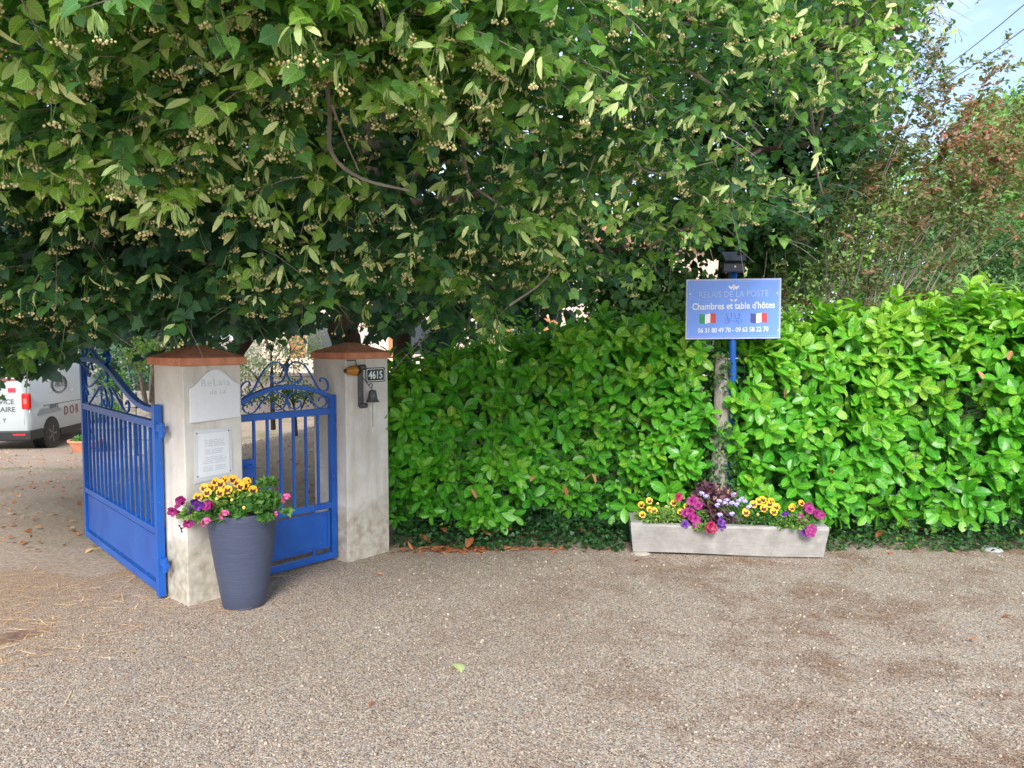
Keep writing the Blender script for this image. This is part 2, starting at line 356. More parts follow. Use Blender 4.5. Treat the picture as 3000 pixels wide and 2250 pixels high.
# gravel / ground
def gravel():
    m = Mt('fine gravel'); vec = m.obj()
    vo = m.n('ShaderNodeTexVoronoi', Scale=165, feature='F1'); m.l(vec, vo.inputs['Vector'])
    sp = m.n('ShaderNodeSeparateColor'); m.l(vo.outputs['Color'], sp.inputs[0])
    st = m.ramp(sp.outputs[0], [(0, c4(.085,.065,.05)), (.18, c4(.21,.15,.11)), (.4, c4(.38,.28,.20)), (.6, c4(.47,.375,.28)), (.8, c4(.57,.48,.38)), (1, c4(.72,.62,.51))])
    gr = m.ramp(sp.outputs[1], [(.72, c4(0,0,0)), (.74, c4(1,1,1))]); st = m.mix(m.math('MULTIPLY', gr, .6), st, c4(.30,.30,.31))
    rd = m.ramp(sp.outputs[2], [(.93, c4(0,0,0)), (.94, c4(1,1,1))]); st = m.mix(m.math('MULTIPLY', rd, .6), st, c4(.48,.22,.14))
    gap = m.ramp(vo.outputs['Distance'], [(.50, c4(0,0,0)), (.85, c4(1,1,1))])
    c = m.mix(m.math('MULTIPLY', gap, .5), st, c4(.15,.11,.085))
    br = m.ramp(m.noise(1.7, 9, rough=.75, dist=.3), [(.46, c4(0,0,0)), (.62, c4(1,1,1))])
    sx0 = m.n('ShaderNodeSeparateXYZ'); m.l(vec, sx0.inputs[0]); rgt = m.ramp(m.math('ADD', m.math('MULTIPLY', sx0.outputs['X'], .2), .5), [(.42, c4(.2,.2,.2)), (.75, c4(1,1,1))])
    c = m.mix(m.math('MULTIPLY', m.math('MULTIPLY', br, .8), rgt), c, m.mix(1.0, c, c4(.56,.40,.30), 'MULTIPLY'))
    b2 = m.ramp(m.noise(3.1, 7, rough=.7), [(.58, c4(0,0,0)), (.7, c4(1,1,1))])
    c = m.mix(m.math('MULTIPLY', b2, .35), c, m.mix(1.0, c, c4(.62,.50,.42), 'MULTIPLY'))
    sx = m.n('ShaderNodeSeparateXYZ'); m.l(vec, sx.inputs[0])
    # toward the drive entrance the chippings are sandier and browner
    e = m.math('ADD', m.math('MULTIPLY', sx.outputs['X'], -.9), m.math('MULTIPLY', sx.outputs['Y'], .5))
    e = m.math('ADD', e, m.math('MULTIPLY', m.noise(1.6, 6), 1.6))
    ef = m.ramp(m.math('MULTIPLY', e, .1), [(.44, c4(0,0,0)), (.60, c4(1,1,1))])
    c = m.mix(m.math('MULTIPLY', ef, .75), c, m.mix(.55, m.mix(1.0, c, c4(.95,.72,.50), 'MULTIPLY'), c4(.36,.25,.155)))
    m.base(c).set(.85, 0, .25)
    hh = m.math('ADD', m.math('MULTIPLY', vo.outputs['Distance'], -1.0), m.math('MULTIPLY', sp.outputs[1], .5))
    m.bump(hh, .8, .005); return m.m
M_GRAV = gravel()
def dirt():
    m = Mt('dry yard earth'); n1 = m.noise(1.0, 8, rough=.65); n2 = m.noise(30, 6, rough=.7)
    c = m.ramp(n2, [(.3, c4(.23,.17,.125)), (.52, c4(.37,.29,.22)), (.75, c4(.50,.42,.33))])
    c = m.mix(m.math('MULTIPLY', m.ramp(n1, [(.45, c4(0,0,0)), (.65, c4(1,1,1))]), .4), c, c4(.26,.19,.135))
    g = m.ramp(m.noise(.55, 5), [(.56, c4(0,0,0)), (.66, c4(1,1,1))])
    c = m.mix(m.math('MULTIPLY', g, m.math('MULTIPLY', m.noise(50, 4), 1.1)), c, c4(.10,.15,.04))
    m.base(c).set(.95, 0, .1); m.bump(n2, .6, .02); return m.m
M_DIRT = dirt()

# ------------------------------------------------------------ ground
def make_ground():
    xs = sorted(set(list(np.linspace(-14, 14, 57))+[-800,-300,-120,-60,-30,-20,20,30,60,120,300,800]))
    ys = sorted(set(list(np.linspace(-3, 24, 55))+[-200,-60,-20,-8,30,45,80,150,400,1500]))
    V = [(x, y, gz(y, x)+(0.015*math.sin(x*1.7+y*2.3) if y > 7 else 0)-.0) for y in ys for x in xs]; nx = len(xs)
    F = [(j*nx+i, j*nx+i+1, (j+1)*nx+i+1, (j+1)*nx+i) for j in range(len(ys)-1) for i in range(nx-1)]
    mb = MB(); mb.add(V, F); tag(mb.build('ground', M_DIRT, smooth='all'), kind='structure')
    # forecourt: sheet 4 mm above, ragged back edge
    back = []
    x = -30.0
    while x < 30:
        if x < -2.1: yb = 5.15+.12*math.sin(x*2.3)+.10*math.sin(x*7.1)+max(0, (-2.1-x))*.05
        elif x < -1.0: yb = 5.15+(x+2.1)*.8
        else: yb = 6.1
        back.append((x, yb+random.uniform(-.05, .05))); x += .12
    mb = MB(); n = len(back)
    V = [(bx, -30, .004) for bx, by in back]+[(bx, by, .004) for bx, by in back]
    mb.add(V, [(i, i+1, n+i+1, n+i) for i in range(n-1)])
    tag(mb.build('gravel_forecourt', M_GRAV), kind='structure')
make_ground()

# ------------------------------------------------------------ gate pillars
U = Vector((.76, .89, 0)).normalized(); Wd = Vector((-U.y, U.x, 0))    # along the boundary, into the yard
def frame(o, u=U, w=Wd):
    o = Vector(o)
    return lambda a, t, z: tuple(o+u*a+w*t+Vector((0, 0, z)))
def pillar(corner, side, h, label, ov=.03):
    P = frame(corner); c = Vector(corner)+U*side/2+Wd*side/2
    e = empty('gate_pillar', (c.x, c.y, 0), label, 'gate pillar', 'rendered pillars of the entrance gate')
    mb = MB(); n = 6
    zs = [0, h]
    mb.box(0, side, 0, side, -.05, h, P); mb.build('shaft', M_PLASR if ov > .02 else M_PLAS, e, bevel=.006)
    mb = MB(); t = .047
    mb.box(-ov, side+ov, -ov, side+ov, h, h+t, P); mb.build('cap_slab', M_TERRA, e, bevel=.006)
    mb = MB(); a0, a1 = -ov+.004, side+ov-.004; m = side/2
    ring = [P(a0, a0, h+t+.001), P(a1, a0, h+t+.001), P(a1, a1, h+t+.001), P(a0, a1, h+t+.001)]
    r2 = [P(m-.03, m-.03, h+t+.068), P(m+.03, m-.03, h+t+.068), P(m+.03, m+.03, h+t+.068), P(m-.03, m+.03, h+t+.068)]
    mb.hexa(ring+r2); mb.build('cap_pyramid', M_TERRA, e, bevel=.012)
    return e, P
pl, PL = pillar((-1.93, 4.47, 0), .37, 1.44, 'cream rendered gate pillar with two white boards, behind the tall dark flower pot')
pr, PR = pillar((-1.17, 5.36, 0), .385, 1.455, 'cream rendered gate pillar with number plate and bell, next to the laurel hedge', .014)

def text_obj(s, size, mat, name, parent, M, origin=None, ext=.0012, bold=0.0, align='CENTER', spacing=1.0, label=None, sx=1.0):
    cu = bpy.data.curves.new('t', 'FONT'); cu.body = s; cu.size = size; cu.extrude = ext; cu.offset = bold; cu.align_x = align; cu.space_character = spacing
    cu.resolution_u = 3
    to = bpy.data.objects.new('t', cu); COL.objects.link(to)
    dg = bpy.context.evaluated_depsgraph_get(); me = bpy.data.meshes.new_from_object(to.evaluated_get(dg))
    bpy.data.objects.remove(to); bpy.data.curves.remove(cu)
    me.transform(M @ Matrix.Diagonal((sx, 1, 1, 1)))
    o3 = ORG[parent.name] if parent is not None else Vector(origin)
    me.transform(Matrix.Translation(-o3)); me.materials.clear(); me.materials.append(mat)
    ob = bpy.data.objects.new(name, me); COL.objects.link(ob)
    if parent is not None: ob.parent = parent
    else: ob.location = o3
    ORG[ob.name] = o3
    if label: ob['label'] = label
    return ob
def face_matrix(P, a, t, z, roll=0):
    """text matrix on a wall face: x along U, y up, z out of the wall"""
    u = (Vector(P(1, 0, 0))-Vector(P(0, 0, 0))).normalized(); up = Vector((0, 0, 1)); n = u.cross(up)
    m = Matrix.Identity(4)
    for i, v in enumerate((u, up, n)):
        for j in range(3): m[j][i] = v[j]
    m.translation = Vector(P(a, t, z))
    return m @ Matrix.Rotation(roll, 4, 'Z')

# shaped name board on the left pillar
c0 = Vector(PL(.18, -.004, 1.13))
e = empty('name_board', c0, 'white name board with a curved top and faded lettering, upper one on the left pillar', 'sign')
poly = [(.035, 1.10), (.355, 1.115), (.355, 1.315)]
for k in range(13):
    t = k/12; a = .355-.32*t; z = 1.315+.105*math.sin(PI*t)**1.6-.01*t; poly.append((a, z))
mb = MB(); mb.prism(poly, -.001, -.014, PL); mb.build('board', M_WHITE, e, bevel=.001)
text_obj('ReLais', .062, M_FAINT, 'lettering', e, face_matrix(PL, .195, -.0145, 1.315, R(1)), spacing=1.15, label='faded grey name lettering')
text_obj('de La', .042, M_FAINT, 'lettering', e, face_matrix(PL, .21, -.0145, 1.265, R(1)), spacing=1.15, label='faded smaller grey lettering')
# notice
e = empty('notice_sheet', PL(.18, -.004, .93), 'printed white notice in a clear sleeve, lower one on the left pillar', 'notice')
mb = MB(); mb.prism([(.055, .735), (.30, .755), (.295, 1.055), (.06, 1.055)], -.001, -.006, PL); mb.build('backing', plain('clear sleeve', c4(.60,.62,.65), .15, var=.03), e)
mb = MB(); mb.prism([(.08, .765), (.28, .775), (.275, 1.03), (.085, 1.03)], -.0065, -.0085, PL); mb.build('paper', M_PAPER, e)
mb = MB(); random.seed(3)
for k in range(17):
    z = .985-.0115*k
    if k in (4, 8, 13): continue
    a = .115+random.uniform(0, .01); end = .25+random.uniform(-.03, .005)
    if k > 10:
        mb.box(.108, .17, -.0095, -.0088, z, z+.0045, PL); mb.box(.185, .252, -.0095, -.0088, z+.002, z+.0065, PL); continue
    while a < end:
        w = random.uniform(.012, .04); mb.box(a, min(a+w, end+.01), -.0095, -.0088, z, z+.005, PL); a += w+.005
mb.build('printed_lines', M_INK, e)
for a, z in ((.075, 1.035), (.28, 1.035), (.075, .775), (.283, .785)):
    mb = MB(); mb.lathe([(0, .003), (.004, .002), (.005, 0)], (0, 0, 0), 8, lambda x, y, zz, a=a, z=z: PL(a+x, -.006-zz, z+y)); mb.build('pin', M_IRON, e)

# number plate, bell, amber lure on the right pillar
def rrect(a0, a1, z0, z1, r):
    pts = []
    for cx, cz, s0 in ((a1-r, z1-r, 0), (a0+r, z1-r, 90), (a0+r, z0+r, 180), (a1-r, z0+r, 270)):
        for k in range(4): pts.append((cx+r*math.cos(R(s0+30*k)), cz+r*math.sin(R(s0+30*k))))
    return pts
M_PLB = plain('number plate navy enamel', c4(.012,.022,.045), .25); M_PLW = plain('number plate white', c4(.78,.8,.8), .3)
e = empty('house_number_plate', PR(.27, -.005, 1.32), 'dark enamel house number plate reading 4615, on the right pillar', 'number plate')
mb = MB(); mb.prism(rrect(.175, .355, 1.283, 1.388, .010), -.001, -.005, PR); mb.build('plate', M_PLB, e)
mb = MB(); outer = rrect(.182, .348, 1.290, 1.381, .014); inner = rrect(.187, .343, 1.295, 1.376, .011)
vs = [PR(a, -.0062, z) for a, z in outer]+[PR(a, -.0062, z) for a, z in inner]; n = len(outer)
mb.add(vs, [(i, (i+1) % n, n+(i+1) % n, n+i) for i in range(n)]); mb.build('border_line', M_PLW, e)
text_obj('4615', .078, M_PLW, 'digits', e, face_matrix(PR, .266, -.0065, 1.309), bold=.0018, sx=.82)
e = empty('doorbell', PR(.15, -.02, 1.10), 'grey iron bell on a hook bracket with a thin chain, on the right pillar', 'bell')
mb = MB(); mb.box(.105, .15, -.010, -.002, 1.115, 1.40, PR)
mb.tube([(.105, -.022, 1.395), (.155, -.022, 1.395)], .02, 12, PR); mb.tube([(.11, -.022, 1.12), (.165, -.022, 1.12)], .018, 12, PR)
mb.build('bracket', M_IRON, e, smooth=True)
mb = MB(); pts = [(.15, -.02, 1.30)]
for k in range(9):
    an = R(-125+k*40); pts.append((.188+.016*math.cos(an), -.045, 1.262+.016*math.sin(an)))
mb.tube([(.150, -.012, 1.315), (.160, -.035, 1.285), (.176, -.045, 1.256)], .0035, 6, PR); mb.tube(pts[1:], .0035, 6, PR); mb.build('hook', M_IRON, e, smooth=True)
mb = MB(); BC = (.195, -.055)
mb.lathe([(0, .085), (.018, .085), (.026, .075), (.030, .05), (.034, .025), (.046, .003), (.050, 0), (.044, .001), (.03, .03), (0, .04)], (0, 0, 1.145), 20, lambda x, y, z: PR(BC[0]+x, BC[1]+y, z))
mb.tube([(BC[0], BC[1], 1.228), (.190, -.047, 1.25)], .004, 6, PR); mb.build('bell_cup', M_IRON, e, smooth=True)
mb = MB()
for k in range(16):
    z = 1.14-k*.011; mb.tube([(BC[0]+.0025*(-1)**k, BC[1], z), (BC[0]-.0025*(-1)**k, BC[1], z-.010)], .0018, 5, PR)
mb.build('chain', M_IRON, e)
e = empty('insect_lure', PR(.02, -.03, 1.38), 'amber and brown acorn-shaped lamp hanging under the cap of the right pillar', 'lamp')
PA = lambda x, y, z: PR(-.035+z, -.045+x, 1.375+y)     # long axis along the wall
mb = MB(); mb.lathe([(0.001, -.005), (.014, 0), (.026, .025), (.034, .055), (.037, .085), (.037, .088)], n=20, P=PA); mb.build('amber_body', M_ORNG, e, smooth='all')
mb = MB(); mb.lathe([(.0372, .086), (.038, .1), (.033, .118), (.018, .128), (0.001, .13)], n=20, P=PA); mb.lathe([(0.001, -.012), (.012, -.008), (.0155, .002), (.0145, .006)], n=16, P=PA); mb.build('end_caps', M_DKBR, e, smooth='all')
mb = MB(); mb.tube([(-.02, -.045, 1.447), (.055, -.045, 1.447), (.06, -.045, 1.41)], .004, 6, PR); mb.build('hanger', M_DKBR, e)
mb = MB(); mb.lathe([(0, .003), (.007, .002), (.009, 0)], (0, 0, 0), 10, lambda x, y, z: PR(.265+x, -z, 1.19+y)); tag(mb.build('wall_screw', M_IRON, origin=PR(.265, 0, 1.19)), 'small dark screw head in the render to the right of the bell', 'screw')

# ------------------------------------------------------------ gates
def crom(pts, n=5):
    pts = [Vector(p) for p in pts]; out = []
    q = [pts[0]*2-pts[1]]+pts+[pts[-1]*2-pts[-2]]
    for i in range(1, len(q)-2):
        for k in range(n):
            t = k/n; a, b, c, d = q[i-1:i+3]
            out.append(.5*((2*b)+(c-a)*t+(2*a-5*b+4*c-d)*t*t+(3*b-a-3*c+d)*t**3))
    out.append(pts[-1]); return out
def flat(mb, pts2, P, w=.016, th=.006, t0=0.0):
    """flat iron bar following a curve in the (a,z) plane"""
    pts = crom([(a, 0, z) for a, z in pts2]); n = len(pts); V = []
    for i, p in enumerate(pts):
        tg = (pts[min(n-1, i+1)]-pts[max(0, i-1)]); tg = tg.normalized() if tg.length > 0 else Vector((1, 0, 0))
        nn = Vector((-tg.z, 0, tg.x))*th/2
        for q, s in ((p+nn, -1), (p+nn, 1), (p-nn, 1), (p-nn, -1)): V.append(P(q.x, t0+s*w/2, q.z))
    F = []
    for i in range(n-1):
        for k in range(4):
            k2 = (k+1) % 4; F.append((4*i+k, 4*i+k2, 4*i+4+k2, 4*i+4+k))
    F += [(3, 2, 1, 0), tuple(4*(n-1)+k for k in range(4))]
    mb.add(V, F)
SCR = [(-.27,.055),(-.275,.08),(-.30,.092),(-.33,.078),(-.338,.04),(-.315,.008),(-.27,.0),(-.235,.03),(-.19,.09),(-.14,.138),(-.08,.152),(-.025,.125),(-.006,.072),(-.03,.022),(-.078,.008),(-.115,.035),(-.113,.068),(-.09,.078)]
def scroll_pts(cx, z0, sx, sz, mir=1, base=None, flip=False):
    out = []
    for a, z in SCR:
        zz = z*sz
        if flip: zz = .152*sz-zz
        out.append((cx+mir*a*sx, z0+zz+(base(cx+mir*a*sx) if base else 0)))
    return out
# pedestrian gate between the pillars
go = Vector((-1.93, 4.47, 0))+U*.385+Wd*.12; GW = .775
PG = frame(go)
e = empty('garden_gate', go, 'blue iron pedestrian gate with arched scrollwork, closed between the two pillars', 'gate', )
arch = lambda a: 1.16+.115*math.sin(PI*min(max(a/GW, 0), 1))**.8
mb = MB()
mb.box(0, .04, -.02, .02, .03, 1.20, PG); mb.box(GW-.045, GW, -.02, .02, .03, 1.20, PG)
mb.box(.0402, GW-.0452, -.0185, .0185, 1.065, 1.11, PG); mb.box(.0402, GW-.0452, -.0185, .0185, .395, .435, PG); mb.box(.0402, GW-.0452, -.0185, .0185, .03, .075, PG)
flat(mb, [(a, arch(a)) for a in np.linspace(.03, GW-.035, 14)], PG, .036, .030)
mb.build('frame', M_BLUE, e, bevel=.002)
mb = MB(); mb.box(.055, GW-.06, -.006, .006, .11, .375, PG); mb.box(.055, .075, -.0125, .0125, .112, .373, PG); mb.box(GW-.08, GW-.06, -.0125, .0125, .112, .373, PG); mb.box(.0752, GW-.0802, -.012, .012, .115, .125, PG); mb.box(.0752, GW-.0802, -.012, .012, .36, .37, PG)
for a in (.2, GW-.2): mb.box(a, a+.02, -.004, .004, .0755, .1098, PG); mb.box(a, a+.02, -.004, .004, .3755, .3948, PG)
mb.build('lower_panel', M_BLUE, e)
for k in range(6):
    a = .04+(GW-.085)*(k+1)/7; mb = MB(); mb.box(a-.008, a+.008, -.008, .008, .4352, 1.0648, PG); mb.build('bar', M_BLUE, e)
mb = MB(); mb.box(.0405, .135, -.017, .017, .70, .82, PG); mb.build('lock_box', M_BLUE, e, bevel=.003)
mb = MB(); mb.tube([(.1, -.017, .78), (.1, -.06, .78), (.04, -.06, .78)], .007, 8, PG); mb.build('handle', M_BLUE, e)
for mir in (1, -1):
    mb = MB(); flat(mb, scroll_pts(GW/2, .02, 1.0, 1.0, mir, lambda a: arch(a)), PG, .014, .008); mb.build('scroll', M_BLUE, e)
    mb = MB(); flat(mb, scroll_pts(GW/2, 1.115, .95, .82, mir, None), PG, .012, .006); mb.build('scroll', M_BLUE, e)
for z in (.28, 1.0):
    mb = MB(); mb.tube([(GW+.012, 0, z), (GW+.012, 0, z+.07)], .011, 8, PG); mb.build('hinge', M_BLUE, e)

# large drive gate leaf swung open into the yard
Gd = Vector((-1.21, 1.36, 0)).normalized(); Gn = Vector((-Gd.y, Gd.x, 0))
g0 = Vector((-2.14, 4.595, 0)); GL = 1.82; PB = frame(g0, Gd, Gn)
e = empty('drive_gate_leaf', g0, 'large blue iron drive gate leaf swung open, with swooping top rail and close vertical bars', 'gate')
xs_ = [0, .2, .4, .6, .85, 1.0, 1.15, 1.4, 1.82]; zs_ = [1.165, 1.168, 1.19, 1.24, 1.32, 1.37, 1.405, 1.435, 1.44]
arcb = lambda a: float(np.interp(a, xs_, zs_))
mb = MB()
mb.box(0, .05, -.022, .022, .02, 1.20, PB); mb.box(GL-.045, GL, -.022, .022, .05, 1.46, PB)
mb.box(.0502, GL-.0452, -.02, .02, 1.055, 1.10, PB); mb.box(.0502, GL-.0452, -.02, .02, .40, .44, PB); mb.box(.0502, GL-.0452, -.02, .02, .045, .095, PB)
flat(mb, [(.04, 1.165)]+[(a, z) for a, z in zip(xs_[1:-1], zs_[1:-1])]+[(GL-.04, 1.44)], PB, .040, .034)
mb.build('frame', M_BLUE, e, bevel=.002)
mb = MB(); mb.box(.06, GL-.055, -.006, .006, .115, .385, PB)
for a in (.3, .9, 1.5): mb.box(a, a+.02, -.004, .004, .0955, .1145, PB); mb.box(a, a+.02, -.004, .004, .3855, .3995, PB)
mb.build('lower_panel', M_BLUE, e)
for k in range(15):
    a = .05+(GL-.095)*(k+1)/16; mb = MB(); mb.box(a-.0085, a+.0085, -.0085, .0085, .4402, 1.0548, PB); mb.build('bar', M_BLUE, e)
def bscroll(pts, w=.014):
    mb = MB(); flat(mb, pts, PB, w, .009); mb.build('scroll', M_BLUE, e)
# flourish above the swoop, near the free end
bscroll([(1.825, 1.625), (1.74, 1.60), (1.55, 1.53), (1.36, 1.455), (1.22, 1.425), (1.10, 1.43), (1.06, 1.47), (1.10, 1.51), (1.15, 1.49), (1.14, 1.465)], .03)
bscroll([(1.80, 1.46), (1.80, 1.62)], .02)
bscroll([(1.78, 1.47), (1.70, 1.475), (1.67, 1.51), (1.70, 1.55), (1.75, 1.54), (1.76, 1.51)])
# scrolls below the swoop
bscroll([(1.70, 1.36), (1.74, 1.39), (1.77, 1.36), (1.75, 1.28), (1.66, 1.23), (1.5, 1.26), (1.35, 1.31), (1.22, 1.355), (1.12, 1.35), (1.10, 1.31), (1.14, 1.285), (1.18, 1.30)])
bscroll([(1.58, 1.34), (1.62, 1.31), (1.66, 1.34), (1.63, 1.40), (1.55, 1.41), (1.50, 1.36)])
bscroll([(1.66, 1.17), (1.70, 1.20), (1.75, 1.17), (1.73, 1.115), (1.66, 1.105), (1.58, 1.13), (1.45, 1.19), (1.30, 1.25), (1.22, 1.255), (1.15, 1.20), (1.13, 1.15), (1.17, 1.11), (1.22, 1.13), (1.22, 1.16)])
bscroll([(1.08, 1.16), (1.08, 1.12), (1.03, 1.11), (1.0, 1.16), (1.02, 1.22), (1.09, 1.255), (1.0, 1.255), (.90, 1.21), (.78, 1.15), (.68, 1.11), (.61, 1.12), (.59, 1.16), (.63, 1.185), (.67, 1.16)])
mb = MB(); mb.tube([(1.28, 0, 1.10), (1.28, 0, 1.26)], .007, 6, PB); mb.build('scroll_stay', M_BLUE, e)
for z in (.22, 1.04):
    mb = MB(); mb.box(-.055, -.001, -.014, .014, z, z+.045, PB); mb.tube([(-.066, .0, z-.03), (-.066, .0, z+.055)], .018, 10, PB); mb.box(-.12, -.08, -.006, .006, z, z+.03, PB); mb.build('hinge', M_BLUE, e)
mb = MB(); mb.box(GL-.0448, GL-.005, -.034, -.0222, .68, .80, PB); mb.tube([(GL-.02, -.03, .74), (GL-.02, -.06, .74), (GL-.08, -.06, .74)], .006, 6, PB); mb.build('latch', M_BLUE, e)

# ------------------------------------------------------------ flowers: shared meshes
def petal_fan(mb, n, r, wid, cup, ph=0, rin=0.0, mi=0):
    mb.mi = mi
    for k in range(n):
        a = ph+2*PI*k/n; d = Vector((math.cos(a), math.sin(a), 0)); s = Vector((-d.y, d.x, 0))
        p = [d*rin, d*(r*.45)+s*wid*.45+Vector((0,0,cup*.35)), d*(r*.85)+s*wid*.5+Vector((0,0,cup*.9)), d*r+Vector((0,0,cup)), d*(r*.85)-s*wid*.5+Vector((0,0,cup*.85)), d*(r*.45)-s*wid*.45+Vector((0,0,cup*.3))]
        mb.add(p, [tuple(range(6))])
def mesh_of(mb, mats, name):
    o = mb.build(name, mats, smooth='all'); me = o.data; bpy.data.objects.remove(o); return me
def pansy_mesh():
    mb = MB()
    def pet(ang, r, w, z, mi=0, blot=0):
        mb.mi = mi; d = Vector((math.cos(ang), math.sin(ang), 0)); s = Vector((-d.y, d.x, 0))
        pts = [Vector((0,0,z))]
        for k in range(9):
            t = -1+2*k/8; rr = r*(1-.28*t*t); pts.append(d*rr+s*w*t*.5*(1.15 if abs(t) < .9 else .8)+Vector((0,0,z-.0025+.0012*(k % 2))))
        mb.add(pts, [(0, i, i+1) for i in range(1, 9)])
        if blot:
            mb.mi = 1; pts = [Vector((0,0,z+.0015))]+[d*(blot*(1-.25*t*t))+s*w*.36*t+Vector((0,0,z+.0012)) for t in (-1,-.5,0,.5,1)]
            mb.add(pts, [(0, i, i+1) for i in range(1, 5)])
    pet(R(65), .024, .028, -.001); pet(R(115), .024, .028, 0); pet(R(185), .023, .026, .001, 0, .0135); pet(R(-5), .023, .026, .0015, 0, .0135); pet(R(-90), .023, .032, .0025, 0, .0155)
    return mesh_of(mb, [M_YEL, M_MAR], 'pansy_flower')
def petunia_mesh(mat):
    mb = MB(); n = 20; rings = [(.003, -.02, 1), (.006, -.006, 1), (.02, 0, 0), (.033, .002, 0)]
    V = []
    for i, (r, z, mi) in enumerate(rings):
        for k in range(n):
            a = 2*PI*k/n; w = 1+(.20*abs(math.cos(2.5*a))**.7-.10+.05*math.sin(7*a+2) if i == 3 else 0); V.append((r*w*math.cos(a), r*w*math.sin(a), z+((.006*math.sin(5*a+1)+.003*math.sin(11*a)) if i == 3 else 0)))
    b = 0; mb.v = V
    for i in range(3):
        for k in range(n): k2 = (k+1) % n; mb.f.append((i*n+k, i*n+k2, (i+1)*n+k2, (i+1)*n+k)); mb.m.append(1 if i == 0 else 0)
    return mesh_of(mb, [mat, M_THR], 'petunia_flower')
def cluster_mesh(mat, n, r0, pr, name, dome=.6):
    mb = MB(); rs = random.Random(n)
    for k in range(n):
        th = rs.uniform(0, 2*PI); ph = math.acos(1-rs.random()*dome*1.2); d = Vector((math.sin(ph)*math.cos(th), math.sin(ph)*math.sin(th), math.cos(ph)))
        r = r0*rs.uniform(.55, 1.25)
        sub = MB(); petal_fan(sub, 5, pr, pr*.75, pr*.15, rs.uniform(0, 1)); q = d.to_track_quat('Z', 'Y').to_matrix()
        mb.add([q @ Vector(v)+d*r for v in sub.v], sub.f)
    return mesh_of(mb, [mat], name)
def bud_mesh():
    mb = MB(); mb.lathe([(0.001,-.012),(.009,-.006),(.012,.004),(.006,.013),(.001,.014)], n=8); return mesh_of(mb, [M_LEM], 'bud')
PANSY = pansy_mesh(); PET_M = petunia_mesh(M_MAG); PET_C = petunia_mesh(M_CRIM); PET_P = petunia_mesh(M_PUR)
GER = cluster_mesh(M_PINK, 18, .021, .011, 'geranium_flower', 1.0); VERB = cluster_mesh(M_LIL, 11, .016, .0085, 'verbena_flower', .6); BUD = bud_mesh()
rf = random.Random(11)
def flower(name, me, p, parent, scale=1.0, face=(0, -1, .35), jit=.35):
    d = Vector((face[0]+rf.uniform(-jit, jit), face[1]+rf.uniform(-jit, jit)*.6, face[2]+rf.uniform(-jit, jit))).normalized()
    up = Vector((0, 0, 1)); x = up.cross(d).normalized(); y = d.cross(x)
    m = Matrix.Identity(4)
    for i, v in enumerate((x, y, d)):
        for j in range(3): m[j][i] = v[j]
    m = Matrix.Translation(p) @ m @ Matrix.Rotation(rf.uniform(-.3, .3), 4, 'Z') @ Matrix.Diagonal((scale, scale, scale, 1))
    return place(name, me, m, parent)
def clump(Lv, tmpl, c, rad, n, size, rlo=.1, rhi=.9, up=.5):
    c = np.array(c); d = unit(rng.normal(0, 1, (n, 3))); d[:, 2] = np.abs(d[:, 2])*.9-.15
    pos = c+d*np.array(rad)*rng.uniform(.35, 1, (n, 1)); tip = d+rng.normal(0, .5, (n, 3))+np.array([0, -.2, 0]); nr = np.array([0, -.5, up])+d*.4+rng.normal(0, .45, (n, 3))
    Lv.add(tmpl, pos, tip, nr, size*rng.uniform(.6, 1.2, n), rng.uniform(rlo, rhi, n))
def stalks(mb, base, tips, r=.0022):
    for p in tips:
        p = Vector(p); b = Vector(base)+Vector(((p.x-base[0])*.35, (p.y-base[1])*.35, 0)); mid = (p+b)/2+Vector((0, 0, .015)); mb.tube([b, mid, p+Vector((0, .006, -.004))], r, 5, caps=False)

# tall pot
PC = Vector((-1.612, 4.515, 0))
e = empty('tall_flower_pot', PC, 'tall tapered anthracite pot with ribbed sides in front of the left pillar', 'flower pot')
prof = [(0.0, 0), (.118, 0), (.124, .008), (.142, .12), (.163, .25), (.181, .37), (.192, .46), (.199, .54), (.203, .57), (.200, .578), (.188, .578), (.184, .55), (.18, .50)]
mb = MB(); mb.lathe(prof, PC, 48); mb.build('pot_wall', M_POT, e, smooth=True)
mb = MB(); mb.lathe([(.183, .545), (.1, .555), (.001, .56)], PC, 24); mb.build('soil', M_SOIL, e)
def c6(x, y, Y): return at(450+x/3.318, 1350+y/3.318, Y)
# yellow pansies in pot
top = PC+Vector((0, 0, .56))
pts = [(600,205,4.5),(650,222,4.44),(770,180,4.52),(812,215,4.46),(905,200,4.47),(845,250,4.42),(890,235,4.45),(520,308,4.38),(490,265,4.45),(552,262,4.48),(645,310,4.36),(720,280,4.40),(965,285,4.42),(430,352,4.42),(690,185,4.55),(750,310,4.42)]
e = empty('pansy_plant', top+Vector((-.03, 0, 0)), 'yellow pansies with dark faces crowning the tall pot', 'flowers')
tips = [c6(*p) for p in pts]
for p in tips: flower('flower', PANSY, p, e, 1.15)
for x, y, Y in ((880,455,4.33),(615,370,4.34),(765,380,4.36),(935,350,4.4)): flower('bud', BUD, c6(x, y, Y), e, .9)
Lv = Leaves(); clump(Lv, T_ELL, c6(700, 420, 4.47), (.13, .11, .09), 520, .032, .2, 1.0); clump(Lv, T_ELL, c6(620, 350, 4.5), (.09, .07, .07), 200, .03, .3, 1.0); clump(Lv, T_ELL, c6(860, 330, 4.5), (.08, .07, .07), 260, .03, .2, .8); clump(Lv, T_ELL, c6(760, 400, 4.42), (.15, .08, .08), 420, .03, .2, 1.0); Lv.build('foliage', M_BED, e)
mb = MB(); stalks(mb, top, tips); mb.build('stems', M_STEM, e)
e = empty('petunia_plant', top+Vector((-.12, 0, 0)), 'magenta petunias trailing over the left side of the tall pot', 'flowers')
